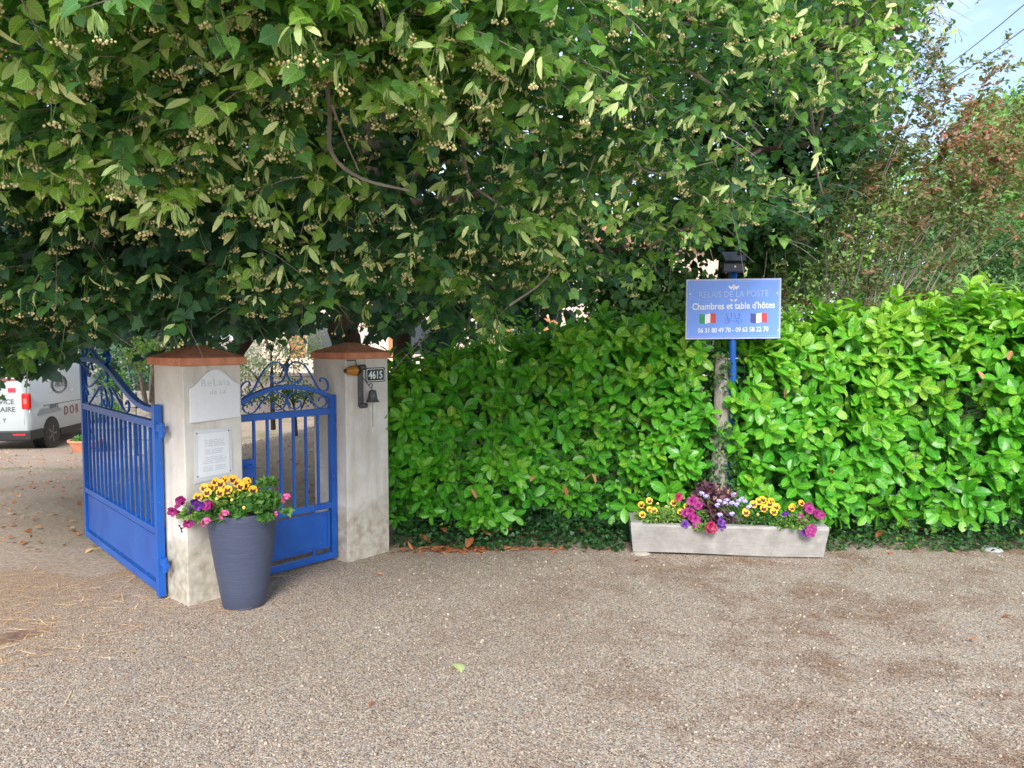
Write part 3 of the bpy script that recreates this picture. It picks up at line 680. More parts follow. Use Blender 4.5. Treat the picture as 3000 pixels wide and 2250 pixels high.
tips = [c6(*p) for p in ((262,385,4.40),(240,420,4.38),(225,500,4.36),(180,495,4.40),(235,520,4.36),(520,440,4.30),(545,420,4.32),(335,610,4.33))]
for p in tips: flower('flower', PET_M, p, e, .85, (-.3, -1, .1), .6)
t2 = [c6(*p) for p in ((400,400,4.36),(430,445,4.34),(265,660,4.33),(345,480,4.36),(475,425,4.32))]
for p in t2: flower('flower', PET_P, p, e, .75, (-.2, -1, .1), .8)['label'] = 'deep purple flower'
Lv = Leaves(); clump(Lv, T_ELL, c6(380, 520, 4.40), (.075, .06, .06), 260, .034, .5, 1.0); clump(Lv, T_ELL, c6(500, 560, 4.36), (.06, .05, .04), 120, .03, .2, .8); Lv.build('foliage', M_BED, e)
mb = MB(); stalks(mb, top+Vector((-.08, 0, -.01)), tips+t2); mb.build('stems', M_STEM, e)
e = empty('geranium_plant', top+Vector((.1, 0, 0)), 'pink trailing geraniums at the rim and right side of the tall pot', 'flowers')
tips = [c6(*p) for p in ((685,530,4.26),(505,600,4.27),(1285,365,4.40))]
for p in tips: flower('flower', GER, p, e, 1.12, (0, -1, .4), .2)
t2 = [c6(*p) for p in ((1195,530,4.38),(1045,410,4.36),(1190,505,4.38))]
for p in t2: flower('bud', GER, p, e, .4)
Lv = Leaves(); clump(Lv, T_IVY, c6(1060, 430, 4.42), (.10, .10, .10), 560, .036, .1, .7); clump(Lv, T_IVY, c6(1110, 230, 4.5), (.06, .05, .055), 110, .032, .2, .8); clump(Lv, T_IVY, c6(640, 560, 4.36), (.07, .04, .03), 90, .035, .0, .6)
clump(Lv, T_IVY, c6(780, 520, 4.34), (.07, .04, .03), 90, .032, .1, .7); clump(Lv, T_IVY, c6(1300, 500, 4.4), (.03, .03, .02), 24, .03, .4, .8); clump(Lv, T_IVY, c6(1090, 560, 4.34), (.04, .04, .03), 60, .032, .1, .7); Lv.build('foliage', M_BED, e)
mb = MB(); stalks(mb, top+Vector((.1, 0, 0)), tips+t2+[c6(1110, 200, 4.5), c6(1300, 490, 4.4), c6(1180, 170, 4.5)], .003); mb.build('stems', M_STEM, e)

# ------------------------------------------------------------ stone trough
A = Vector((.895, 5.56, 0)); B = Vector((2.255, 5.43, 0)); tu = (B-A).normalized(); tw = Vector((-tu.y, tu.x, 0)); TL = (B-A).length
PT = lambda a, t, z: tuple(A+tu*a+tw*t+Vector((0, 0, z)))
e = empty('stone_trough', A+tu*TL/2+tw*.15, 'long pale concrete trough planter full of flowers at the foot of the hedge', 'planter')
mb = MB(); rr = random.Random(5)
nseg = 30; secs = []
def tsec(a, flare):
    z0, z1 = .014+.004*math.sin(a*5)+.008*(1-a/TL), .240; j = lambda s: rr.uniform(-s, s)
    dip = -.012*math.exp(-((a-.5)/.1)**2)
    return [(a, .02, z0), (a, .0+j(.003), .12), (a, -.028+j(.002), z1-.015+j(.002)+dip), (a, -.02, z1+j(.003)+dip), (a, .03, z1+.002+j(.003)), (a, .04, z1-.01), (a, .05, .10), (a, .27, .10), (a, .29, z1-.01), (a, .30, z1+j(.003)), (a, .345, z1+j(.003)), (a, .355, z1-.012), (a, .32, .12), (a, .30, z0)]
for i in range(nseg+1):
    t = i/nseg; a = TL*t; s = tsec(a, 0)
    if i in (0, nseg):  # end wall flare
        k = -1 if i == 0 else 1
        s = [(q[0]+k*.022*max(0, (q[2]-.03)/.215), q[1], q[2]) for q in s]
    secs.append(s)
V = [PT(*q) for s in secs for q in s]; n = 14
F = [(i*n+k, (i+1)*n+k, (i+1)*n+(k+1) % n, i*n+(k+1) % n) for i in range(nseg) for k in range(n)]
mb.add(V, F)
for sidx, k in ((0, -1), (nseg, 1)):
    a0 = 0 if sidx == 0 else TL; z1 = .245
    # end block
    aa = a0-k*.06
    outer = [(a0, .02, .03), (a0+k*.022, -.022, z1-.012), (a0+k*.018, -.015, z1), (a0+k*.018, .34, z1), (a0+k*.022, .35, z1-.012), (a0, .30, .03)]
    inner = [(aa, .02, .03), (aa, -.018, z1-.012), (aa, -.015, z1), (aa, .34, z1), (aa, .348, z1-.012), (aa, .30, .03)]
    outer = [(x, t+.003*(1 if t < .1 else -1), z+.004) for x, t, z in outer]; inner = [(x, t+.006*(1 if t < .1 else -1), z+.002) for x, t, z in inner]
    vs = [PT(*q) for q in outer]+[PT(*q) for q in inner]
    fs = [tuple(range(6)), tuple(reversed(range(6, 12)))]+[(i, i+6, (i+1) % 6+6, (i+1) % 6) for i in range(6)]; mb.add(vs, fs)
mb.build('basin', M_STONE, e, smooth=True)
mb = MB(); mb.box(.03, TL-.03, .042, .286, .16, .205, PT); mb.build('soil', M_SOIL, e)
mb = MB(); mb.lathe([(0, .022), (.05, .02), (.075, .008), (.08, -.01)], PT(.06, .05, 0), 9, lambda x, y, z: (x, y, z))
tag(mb.build('support_stone', plain('rough pebble', c4(.36,.32,.26), .9, bump=.4), origin=PT(.06, .05, 0), smooth='all'), 'low rough stone wedged under the left end of the concrete trough', 'stone')
def c5(x, y, Y): return at(1750+x/2.949, 1350+y/2.949, Y)
def bed(name, lab, flw, fol, stem_base, grp=None, budl=()):
    e = empty(name, Vector(stem_base), lab, 'flowers', grp)
    tips = []
    for me, sc, pl_ in flw:
        for x, y, Y in pl_: p = c5(x, y, Y); tips.append(p); flower('flower', me, p, e, sc)
    for x, y, Y in budl: flower('bud', BUD, c5(x, y, Y), e, .9)
    Lv = Leaves()
    for tm, c, rad, n, sz, lo, hi in fol: clump(Lv, tm, c, rad, n, sz, lo, hi)
    Lv.build('foliage', M_BED, e); mb = MB(); stalks(mb, stem_base, tips); mb.build('stems', M_STEM, e); return e
tz = .2
bed('pansy_plant', 'yellow and brown pansies at the left end of the trough', [(PANSY, 1.12, [(380,380,5.62),(450,345,5.66),(490,430,5.6),(455,420,5.62),(390,465,5.58),(660,365,5.66),(775,395,5.6),(720,440,5.57)])],
    [(T_ELL, c5(570, 490, 5.62), (.17, .10, .09), 900, .03, .5, 1.0), (T_ELL, c5(420, 480, 5.66), (.09, .08, .07), 220, .028, .4, 1.0), (T_ELL, c5(700, 450, 5.68), (.07, .07, .07), 120, .028, .2, .9)], Vector(PT(.25, .15, tz)), None, [(595,395,5.62),(520,370,5.64)])
bed('petunia_plant', 'magenta and crimson petunias left of the purple foliage in the trough', [(PET_M, 1.0, [(810,350,5.56),(840,340,5.6),(800,440,5.52),(760,450,5.54),(850,505,5.48),(870,385,5.56),(820,490,5.50),(860,545,5.47)]), (PET_C, 1.0, [(705,315,5.6),(985,560,5.42),(965,585,5.43),(1000,590,5.42)]), (PET_P, .9, [(1070,530,5.46),(1075,565,5.47),(760,545,5.5)])],
    [(T_ELL, c5(830, 480, 5.6), (.1, .08, .08), 240, .034, .2, .9), (T_ELL, c5(930, 590, 5.46), (.07, .04, .05), 140, .03, .4, 1.0)], Vector(PT(.55, .12, tz)))
e = bed('verbena_plant', 'pale lilac clusters of small flowers in front of the purple foliage', [(VERB, 1.15, [(940,310,5.58),(1040,385,5.5),(1055,350,5.52),(1100,370,5.52),(1120,345,5.56),(1165,365,5.52),(1205,380,5.5),(1250,330,5.54),(1228,350,5.52),(1060,470,5.48),(1165,460,5.5),(1185,295,5.6),(1310,400,5.5),(1275,350,5.52),(905,285,5.6)])],
    [(T_ELL, c5(1180, 430, 5.62), (.10, .07, .07), 160, .026, .1, .7)], Vector(PT(.85, .15, tz)))
e = empty('purple_leaved_plant', Vector(PT(.75, .17, tz)), 'bushy plant with dusky purple leaves in the middle of the trough', 'plant')
Lv = Leaves(); clump(Lv, T_IVY, c5(980, 400, 5.68), (.15, .10, .17), 620, .042, 0, 1.0); clump(Lv, T_IVY, c5(950, 270, 5.7), (.09, .08, .09), 200, .04, 0, .8); clump(Lv, T_IVY, c5(1110, 300, 5.72), (.07, .06, .06), 90, .036, .2, 1); clump(Lv, T_IVY, c5(1090, 500, 5.56), (.09, .05, .06), 160, .034, 0, .8); Lv.build('foliage', M_PURL, e)
mb = MB(); stalks(mb, PT(.75, .17, tz), [c5(980+60*k, 300+10*k, 5.68) for k in range(-2, 3)], .004); mb.build('stems', M_TWIG, e)
bed('pansy_plant', 'bright yellow pansies right of the lilac flowers in the trough', [(PANSY, 1.25, [(1430,335,5.6),(1440,410,5.52),(1400,350,5.6),(1505,350,5.58),(1545,400,5.54),(1525,440,5.5),(1350,375,5.58),(1490,375,5.56),(1285,445,5.5)])],
    [(T_ELL, c5(1430, 500, 5.56), (.15, .09, .09), 620, .034, .0, .7), (T_ELL, c5(1440, 440, 5.64), (.10, .07, .07), 160, .034, .1, .7)], Vector(PT(1.0, .15, tz)), None, [(1385,465,5.5)])
bed('petunia_plant', 'magenta petunias spilling over the right end of the trough', [(PET_M, 1.05, [(1835,420,5.48),(1765,515,5.42),(1905,460,5.46),(1840,620,5.36),(1825,400,5.5),(1760,500,5.44),(1850,590,5.37),(1925,470,5.48)]), (PET_P, .85, [(1640,480,5.46),(1790,620,5.38),(1625,470,5.48)]), (PANSY, 1.05, [(1680,410,5.54),(1765,365,5.54),(1690,395,5.56)])],
    [(T_ELL, c5(1700, 550, 5.45), (.13, .07, .09), 620, .034, .3, .9), (T_ELL, c5(1830, 500, 5.52), (.09, .07, .08), 240, .036, .2, .8), (T_ELL, c5(1720, 440, 5.58), (.08, .06, .06), 120, .03, .3, 1)], Vector(PT(1.25, .12, tz)))

# ------------------------------------------------------------ laurel hedges
def htop(x): return float(np.interp(x, [-1.2, -.85, -.6, 0.0, .45, 1.3, 1.75, 2.3, 3.0, 3.7, 4.3, 5.6], [1.24, 1.32, 1.38, 1.52, 1.64, 1.68, 1.60, 1.69, 1.79, 1.85, 1.88, 1.92]))
def hfront(x, z):
    return 5.93+.10*math.sin(x*2.1+z*1.3)+.07*math.sin(x*5.3-z*3.1)-.10*np.interp(x, [1.5, 4], [0, 1.2])-.08*math.exp(-((z-.8)/.6)**2)
def hedge(x0, x1, label, dens, lsz, bright, seed):
    global rng; rng = np.random.default_rng(seed); rs = random.Random(seed)
    e = empty('laurel_hedge', ((x0+x1)/2, 6.3, 0), label, 'hedge', )
    Lv = Leaves(); nb = int((x1-x0)*dens); P0 = []; DD = []; depth = []
    for i in range(nb):
        x = rs.uniform(x0, x1); ht = htop(x); dpt = rs.random()**1.6*.42
        if rs.random() < .20: z = ht-rs.random()*.12-dpt*.3; y = hfront(x, ht)+rs.uniform(0, .75); d = (rs.gauss(0, .35), rs.gauss(-.1, .3), 1)
        else:
            z = rs.uniform(.2, ht-.05); y = hfront(x, z)+dpt+.05*rs.random(); d = (rs.gauss(0, .45), -1+rs.random()*.4, .55+rs.gauss(0, .35))
            if z < .3: y += (.3-z)*.4; d = (d[0], d[1], d[2]-.6)
        if x < x0+.10: d = (d[0]-.5, d[1], d[2])
        if abs(x-1.665) < .12 and z > 1.20 and y < 6.1: continue      # the sign pole rises clear of the leaves here
        P0.append((x, y, z)); DD.append(d); depth.append(dpt)
    for i in range(int((x1-x0)*9)):
        x = rs.uniform(x0+.05, x1); y = hfront(x, htop(x))+rs.uniform(.05, .6); hh = rs.uniform(.04, .17)*(1.5 if rs.random() < .2 else 1)*(.15 if 1.1 < x < 2.15 else 1)
        if abs(x-3.5) < .08 and y < 6.1: hh = .2
        lx, ly = rs.gauss(0, .25), rs.gauss(-.1, .2)
        for q in range(3): t = q/2; P0.append((x+lx*hh*t, y+ly*hh*t, htop(x)-.08+hh*t)); DD.append((lx, ly, 1))
    P0 = np.array(P0); DD = unit(np.array(DD)); N = len(P0); nl = 7
    # leaves spiral round the shoot tip
    gold = 2.4; up = np.array([0, 0, 1.0]); a = unit(np.cross(DD, up)+np.array([1e-4, 0, 0])); b = np.cross(DD, a)
    ph = rng.uniform(0, 6.28, N); tone = np.clip(.48+bright*(P0[:, 2]/1.6-.4)+rng.normal(0, .11, N)+rng.choice([0, .15], N, p=[.8, .2]), .0, .95)  # higher shoots get paler leaves: open-sky light put into their colour
    shs = rng.uniform(.72, 1.15, N)
    for k in range(nl):
        an = ph+gold*k; rad = a*np.cos(an)[:, None]+b*np.sin(an)[:, None]; f = k/nl
        pos = P0+DD*(f*.10)+rad*.006; tip = DD*(.25+.75*f)+rad*(1.05-.5*f)+rng.normal(0, .12, (N, 3))+np.array([0, 0, -.08])
        nr = DD*1.0-rad*.45+rng.normal(0, .15, (N, 3))+np.array([0, -.25, .25])
        keep = rng.random(N) < .93
        sz = lsz*shs*rng.uniform(.7, 1.12, N)*(1-.3*f)
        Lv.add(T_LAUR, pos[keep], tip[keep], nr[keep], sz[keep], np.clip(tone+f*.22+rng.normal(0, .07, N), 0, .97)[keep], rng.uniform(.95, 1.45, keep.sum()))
    # deep leaves behind, so the hedge has a body
    n2 = int((x1-x0)*1500); x = rng.uniform(x0, x1, n2); ht = np.array([htop(q) for q in x]); z = rng.uniform(.08, 1, n2)*(ht-.12); y = np.array([hfront(p, q) for p, q in zip(x, z)])+rng.uniform(.25, .85, n2)
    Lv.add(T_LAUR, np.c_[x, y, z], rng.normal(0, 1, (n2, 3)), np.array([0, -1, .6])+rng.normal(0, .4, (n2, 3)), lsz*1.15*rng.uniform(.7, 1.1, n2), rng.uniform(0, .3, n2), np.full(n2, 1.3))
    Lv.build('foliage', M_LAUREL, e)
    mb = MB()
    for k in range(int((x1-x0)*5)):
        x = x0+(k+.5)/5+rs.uniform(-.05, .05); y = 6.3+rs.uniform(-.1, .2); h = htop(x)-.15
        mb.tube([(x, y, -.05), (x+rs.uniform(-.05, .05), y, h*.5), (x+rs.uniform(-.1, .1), y-.05, h)], [.018, .012, .005], 6)
        for q in range(7):
            z = h*rs.uniform(.15, .9); mb.tube([(x, y, z), (x+rs.uniform(-.15, .15), y-.2, z+.08), (x+rs.uniform(-.25, .25), hfront(x, z)+.12, z+.18)], [.008, .005, .003], 5)
    mb.build('branches', M_BARK, e)
    # browned leaves
    return e
hedge(-.98, 1.48, 'glossy green laurel hedge between the right pillar and the sign post', 400, .138, .22, 21)
hedge(1.69, 5.6, 'taller laurel hedge with yellow-green tips right of the sign post', 330, .152, .40, 22)
rng = np.random.default_rng(77)
# withered laurel leaves caught in the hedges
dl = Leaves(); dl.add(T_LAUR, np.array([[0, 0, 0.]]), np.array([[0, 1., 0]]), np.array([[0, 0, 1.]]), np.array([.10]), np.array([.25]), np.array([1.3]))
proto = dl.build('withered_leaf', M_DRY); DRYME = proto.data; bpy.data.objects.remove(proto)
dl = Leaves(); dl.add(T_LAUR, np.array([[0, 0, 0.]]), np.array([[0, 1., 0]]), np.array([[0, 0, 1.]]), np.array([.10]), np.array([.7]), np.array([1.3]))
proto = dl.build('withered_leaf', M_DRY); DRYME2 = proto.data; bpy.data.objects.remove(proto)
rd = random.Random(4)
def dry_at(p, label, group, flatl=True, me=None, sc=1.0, name='fallen_leaf'):
    rot = Matrix.Rotation(rd.uniform(0, 6.28), 4, 'Z') @ Matrix.Rotation(rd.uniform(-.4, .4) if flatl else rd.uniform(.6, 1.8), 4, 'X') @ Matrix.Rotation(rd.uniform(-.4, .4), 4, 'Y')
    o = place(name, me or rd.choice([DRYME, DRYME2]), Matrix.Translation(p) @ rot @ Matrix.Diagonal((sc, sc, sc, 1)), None)
    return tag(o, label, 'leaf', group)
for sx, sy in ((1612, 1190), (2200, 1170), (2300, 1168), (2590, 1303), (1555, 1410), (1710, 1410), (1660, 1455), (1395, 1460), (2880, 1110), (2955, 1055), (2435, 1390), (1745, 1415)):
    p = at(sx, sy, 5.78 if sx < 2400 else 5.66)
    side_ = ('brown withered leaf caught among the leaves of the hedge left of the sign post', 'withered leaves in the left hedge') if sx < 2130 else ('brown withered leaf caught among the leaves of the hedge right of the sign post', 'withered leaves in the right hedge')
    dry_at(p, side_[0], side_[1], False, None, .8, 'withered_leaf')
# brown leaves lying on the ivy strip
for sx, sy in ((1225, 1567), (1305, 1560), (1385, 1575), (1410, 1555), (1440, 1553), (1475, 1560), (1497, 1553), (1750, 1553), (1810, 1560), (2595, 1555), (2620, 1545), (2665, 1548), (2690, 1552), (2640, 1520), (1690, 1540), (2950, 1490)):
    r = ray(sx, sy); t = (.10-CAMH)/r.z; p = Vector((r.x*t, r.y*t, .10))
    side_ = ('reddish brown dead laurel leaf lying on the ivy between the right pillar and the trough', 'dead leaves on the ivy left of the trough') if sx < 1900 else ('reddish brown dead laurel leaf lying on the ivy to the right of the trough', 'dead leaves on the ivy right of the trough')
    dry_at(p, side_[0], side_[1], True, DRYME, 1.1)
# leaves on gravel
for sx, sy, s, lab in ((1340, 1946, 1.0, None), (2145, 1905, .6, None), (2835, 1872, .9, None), (1665, 1660, .8, None), (1105, 1680, .7, None), (2965, 1805, .9, None), (1095, 2052, .6, None), (2605, 1615, 1.0, None), (1740, 1823, .5, None), (1875, 1640, .9, None), (2280, 2235, .6, None)):
    r = ray(sx, sy); t = (.02-CAMH)/r.z; p = Vector((r.x*t, r.y*t, .02))
    if sx == 1340:
        gl = Leaves(); gl.add(T_LIND, np.array([[0, 0, 0.]]), np.array([[0, 1., 0]]), np.array([[0, 0, 1.]]), np.array([.06]), np.array([.9])); pr_ = gl.build('fallen_leaf', M_BRACT); me = pr_.data; bpy.data.objects.remove(pr_)
        dry_at(p, 'single pale green leaf lying alone on the gravel in the middle foreground', None, True, me)
    else: dry_at(p, 'small dry leaf on the open gravel '+('to the left, below the gate and pot' if sx < 1200 else 'in the middle, near the hedge' if sx < 2000 else 'to the right of the trough'), 'scattered leaves on the gravel', True, None, s*.6)

# ivy strip at the hedge foot
Lv = Leaves(); n = 11000; x = rng.uniform(-.93, 5.5, n); y = 5.66+.04*np.sin(x*5)+rng.random(n)**.8*.6
y = np.where((x > .85) & (x < 2.3), np.maximum(y, 5.9), y); z = .012+rng.random(n)*.17*np.clip((y-5.62)*4, .12, 1)
tipd = np.c_[rng.normal(0, 1, n), rng.normal(-.5, .6, n), rng.normal(0, .3, n)]
clus = .5+.5*np.sin(x*3.1+1)*np.sin(x*7.7); Lv.add(T_IVY, np.c_[x, y, z], tipd, np.array([0, -.4, 1])+rng.normal(0, .4, (n, 3)), rng.uniform(.018, .042, n), np.clip(rng.normal(.3, .2, n)+np.where(x > 2.4, .35*clus, 0), 0, 1))
tag(Lv.build('ivy_ground_cover', M_IVY, origin=(2, 5.9, 0)), 'dark ivy creeping along the ground under the hedge', 'ivy', kind='stuff')
# reddish heap of dry leaf scraps and straw
Lv = Leaves(); n = 260; x = rng.normal(-.42, .16, n); y = 5.68+rng.normal(0, .035, n); x2 = rng.normal(.0, .35, 90); y2 = 5.70+rng.normal(0, .03, 90)
Lv.add(T_ELL, np.c_[np.r_[x, x2], np.r_[y, y2], .010+.012*rng.random(n+90)], np.c_[rng.normal(0, 1, n+90), rng.normal(0, .5, n+90), rng.normal(0, .12, n+90)], np.array([0, -.3, 1])+rng.normal(0, .4, (n+90, 3)), rng.uniform(.02, .075, n+90), rng.uniform(0, .7, n+90), np.full(n+90, .7))
tag(Lv.build('dry_leaf_litter', M_DRY, origin=(-.42, 5.68, 0)), 'reddish heap of dry leaf scraps at the gravel edge beside the right pillar', 'leaf litter', kind='stuff')
T_ST = (np.array([(x*.5*(.8 if z > 0 else 1), y*.5*(.75 if z > 0 else 1)+.5, z*.28) for z in (-1, 1) for x, y in ((-1,-.8),(.9,-1),(1,.9),(-.8,1))], float), np.array([(3,2,1,0),(4,5,6,7),(0,1,5,4),(1,2,6,5),(2,3,7,6),(3,0,4,7)]))
def gravelstones():
    m = Mt('loose stone'); a = m.n('ShaderNodeAttribute', attribute_name='rnd'); m.base(m.ramp(a.outputs['Fac'], [(0, c4(.13,.10,.08)), (.4, c4(.38,.30,.24)), (.75, c4(.43,.35,.27)), (1, c4(.50,.43,.35))])).set(.85, 0, .25); return m.m
Lv = Leaves(); n = 6500; y = 1.6+rng.random(n)**1.3*4.1; x = rng.uniform(-1, 1, n)*y*.75; k = ~((x < -.8) & (y > 4.3)); x, y = x[k], y[k]; n = len(x)
Lv.add(T_ST, np.c_[x, y, np.full(n, .006)], np.c_[rng.normal(0, 1, (n, 2)), rng.normal(0, .15, n)], np.c_[rng.normal(0, .3, (n, 2)), np.ones(n)], rng.uniform(.005, .010, n)*rng.choice([1, 1.0, 1.5], n), rng.random(n), rng.uniform(.7, 1.3, n))
tag(Lv.build('loose_chippings', gravelstones(), origin=(0, 3, 0)), 'loose pale and brown stone chippings lying on the gravel surface', 'chippings', kind='stuff')
# straw and twigs strewn at the drive entrance
mb = MB(); T_STR = leaf_template([(.006, 0), (.007, .5), (.003, 1)], [0, .5, 1], .0, .0)
Lv = Leaves()
def strew(n, cx, cy, sx_, sy_, lo, hi, wid=2.2):
    x = rng.normal(cx, sx_, n); y = rng.normal(cy, sy_, n); k = y > .8; x = x[k]; y = y[k]; m_ = len(x)
    Lv.add(T_STR, np.c_[x, y, .010+.006*rng.random(m_)], np.c_[rng.normal(1, .7, m_), rng.normal(0, .45, m_), rng.normal(0, .03, m_)], np.tile([0, 0, 1.], (m_, 1))+rng.normal(0, .1, (m_, 3)), rng.uniform(lo, hi, m_), rng.uniform(0, 1, m_), np.full(m_, wid))
strew(520, -2.7, 4.2, .45, .5, .03, .16); strew(260, -2.4, 3.6, .6, .6, .02, .10); strew(90, -.6, 3.4, 1.4, 1.0, .015, .05, 3); strew(60, 1.6, 3.8, 1.2, 1.0, .015, .06, 2); strew(300, -3.3, 5.4, .7, .7, .03, .12)
tag(Lv.build('straw_litter', M_STRAW, origin=(-2.5, 4, 0)), 'pale straw and dry stalks strewn over the gravel near the open gate', 'straw', kind='stuff')
# leaf crumbs in yard
Lv = Leaves(); n = 3500; y = rng.uniform(5.6, 17, n); x = rng.uniform(-1.1, .25, n)*y*.62-0; z = np.array([gz(q, w_) for q, w_ in zip(y, x)])+.022
Lv.add(T_ELL, np.c_[x, y, z], np.c_[rng.normal(0, 1, (n, 2)), rng.normal(0, .2, n)], np.array([0, 0, 1])+rng.normal(0, .35, (n, 3)), rng.uniform(.02, .06, n), rng.uniform(.2, 1, n), np.full(n, 1.5))
tag(Lv.build('leaf_crumbs', M_DRY, origin=(-3, 9, 0)), 'dry leaf crumbs scattered over the bare earth of the yard', 'leaf litter', kind='stuff')
# rusty plate flush in the ground at the left edge
a = [at(-260, 1800, 3.9), None]
def gp(sx, sy, z=.01):
    r = ray(sx, sy); t = (z-CAMH)/r.z; return Vector((r.x*t, r.y*t, z))
q = [gp(-400, 1985), gp(120, 1856), gp(85, 1843), gp(-450, 1950)]
mb = MB(); mb.hexa([tuple(v-Vector((0,0,.004))) for v in q]+[tuple(v+Vector((0,0,.003))) for v in q]); tag(mb.build('ground_plate', M_RUST, origin=q[1]), 'rusty brown metal strip lying flush in the gravel at the left edge', 'metal plate')
# pale stone by the hedge at right
p = gp(2905, 1612, 0); mb = MB(); mb.lathe([(.0, .03), (.04, .028), (.075, .012), (.08, -.005)], p, 9); tag(mb.build('pale_stone', plain('chalky stone', c4(.34,.34,.33), .9, bump=.4), origin=p, smooth='all'), 'flat pale grey stone half hidden in the ivy at the right', 'stone')

# ------------------------------------------------------------ sign, post, lamp
pp = ad(1560, 1045, 5.80); PX = pp.x
e = empty('wooden_post', (PX, 5.86, 0), 'weathered grey wooden post standing in the gap between the two hedges', 'post')
mb = MB()
mb.tube([(PX-.01, 5.86, -.05), (PX-.012, 5.86, .5), (PX, 5.86, 1.0), (PX+.002, 5.86, 1.46), (PX+.004, 5.86, 1.475)], [.066, .064, .060, .058, .05], 10); mb.build('post_shaft', M_WOOD, e, smooth='all')
Lv = Leaves(); n = 1400; th = rng.uniform(-PI, PI, n); z = np.concatenate([rng.uniform(.05, .9, 950), rng.uniform(.9, 1.5, 450)]); rad_ = .07+rng.random(n)*.05
k = (np.abs(z-1.1) > .16) | (rng.random(n) < .35); 
pos = np.c_[PX+np.sin(th)*rad_*1.15, 5.86-np.cos(th)*rad_, z]
Lv.add(T_IVY, pos[k], np.c_[rng.normal(0, .6, n), -np.cos(th)*.5, rng.normal(-.4, .6, n)][k], (np.c_[np.sin(th), -np.cos(th), np.full(n, .3)]+rng.normal(0, .3, (n, 3)))[k], rng.uniform(.02, .04, n)[k], rng.uniform(0, .9, n)[k])
o = Lv.build('ivy', M_IVY, origin=(PX, 5.86, 0)); o.name = 'climbing_ivy'; tag(o, 'small-leaved ivy climbing the grey wooden post', 'ivy')
sc_ = ad(1586, 667, 5.72); SX = sc_.x; PXB = ad(1582, 745, 5.79).x
e = empty('sign_post', (PXB, 5.79, 0), 'blue metal pole carrying a rectangular blue guest house sign above the hedge', 'sign')
mb = MB(); mb.tube([(PXB+.03, 5.97, .0), (PXB+.02, 5.92, .9), (PXB+.01, 5.80, 1.30), (PXB, 5.79, 1.6), (PXB, 5.79, 2.11)], .027, 14); mb.build('pole', M_BLUE, e, smooth='all')
mb = MB(); mb.tube([(PXB-.09, 5.80, 1.44), (PXB+.04, 5.775, 1.45)], .004, 5); mb.build('wire_tie', plain('galvanised wire', c4(.5,.5,.55), .4, .6), e)
PS0 = frame((SX, 5.745, sc_.z), Vector((1, -.035, .012)).normalized(), Vector((.035, 1, 0)).normalized())
PS = lambda a, t, z: PS0(a, t, z)
SW, SH = .352, .224
mb = MB(); mb.prism([(-SW, -SH), (SW, -SH), (SW, SH), (-SW, SH)], 0, .012, PS); mb.build('sign_panel', M_SIGNE, e)
mb = MB(); mb.prism([(-SW+.012, -SH+.012), (SW-.012, -SH+.012), (SW-.012, SH-.012), (-SW+.012, SH-.012)], -.0025, -.0005, PS); mb.build('blue_field', M_SIGNB, e)
mb = MB(); 
def ringrect(mb, w, h, th, t, P=PS):
    for x0, x1, z0, z1 in ((-w, w, h-th, h), (-w, w, -h, -h+th), (-w, -w+th, -h+th, h-th), (w-th, w, -h+th, h-th)): mb.prism([(x0, z0), (x1, z0), (x1, z1), (x0, z1)], t, t+.0008, P)
ringrect(mb, SW-.022, SH-.02, .0022, -.0042); mb.build('border_line', M_SIGNF, e)
fm = lambda x, z: face_matrix(PS, x, -.0045, z) @ Matrix.Rotation(R(.7), 4, 'Z')
text_obj('RELAIS DE LA POSTE', .066, M_SIGNF, 'lettering', e, fm(0, .088), bold=.0006, sx=.86, label='faded pale blue name line')
text_obj("Chambres et table d'hôtes", .070, M_SIGNT, 'lettering', e, fm(0, .0), bold=.0012, sx=.82, label='large white line of lettering')
text_obj('06 31 80 49 70 - 09 63 58 22 70', .050, M_SIGNT, 'lettering', e, fm(0, -.173), bold=.0008, sx=.80, label='white telephone numbers')
def emblem(mb, z, s):
    for k in (-1, 1):
        for j in range(3): mb.prism([(k*.004*s, z), (k*(.035-.008*j)*s, z+(.012-.002*j)*s-.006*j*s), (k*(.03-.006*j)*s, z-.002*s-.007*j*s)], -.0050+.0003*j, -.0042, PS)
mb = MB(); emblem(mb, .160, 1.2); mb.prism([(.012*math.cos(R(45*k)), .168+.013*math.sin(R(45*k))) for k in range(8)], -.0052, -.0042, PS); mb.prism([(.008*math.cos(R(45*k)), .148+.006*math.sin(R(45*k))) for k in range(8)], -.0052, -.0042, PS); emblem(mb, .066, .8)
mb.build('winged_emblem', M_SIGNT, e)
mb = MB(); mb.prism([(.006*math.cos(R(60*k)), .168+.006*math.sin(R(60*k))) for k in range(6)], -.0058, -.0053, PS); mb.build('emblem_centre', plain('orange emblem', c4(.7,.3,.12), .5), e)
mg = plain('flag green', c4(.03,.30,.14), .5); mr = plain('flag red', c4(.62,.05,.05), .5); mk = plain('flag navy', c4(.05,.07,.30), .5)
for cx, m1 in ((-.19, mg), (.19, mk)):
    mb = MB()
    for j, mi in ((0, 0), (1, 1), (2, 2)):
        mb.mi = mi; x0 = cx-.06+.04*j; n_ = 4
        for q in range(n_): xa = x0+.04*q/n_; xb = x0+.04*(q+1)/n_; wv = lambda x: .004*math.sin((x-cx)*60); mb.prism([(xa, -.105+wv(xa)), (xb, -.105+wv(xb)), (xb, -.035+wv(xb)), (xa, -.035+wv(xa))], -.0050, -.0042, PS)
    mb.build('flag', [m1, M_SIGNT, mr], e, label='green, white and red flag' if cx < 0 else 'blue, white and red flag')
mb = MB()   # dark line drawing of a carriage
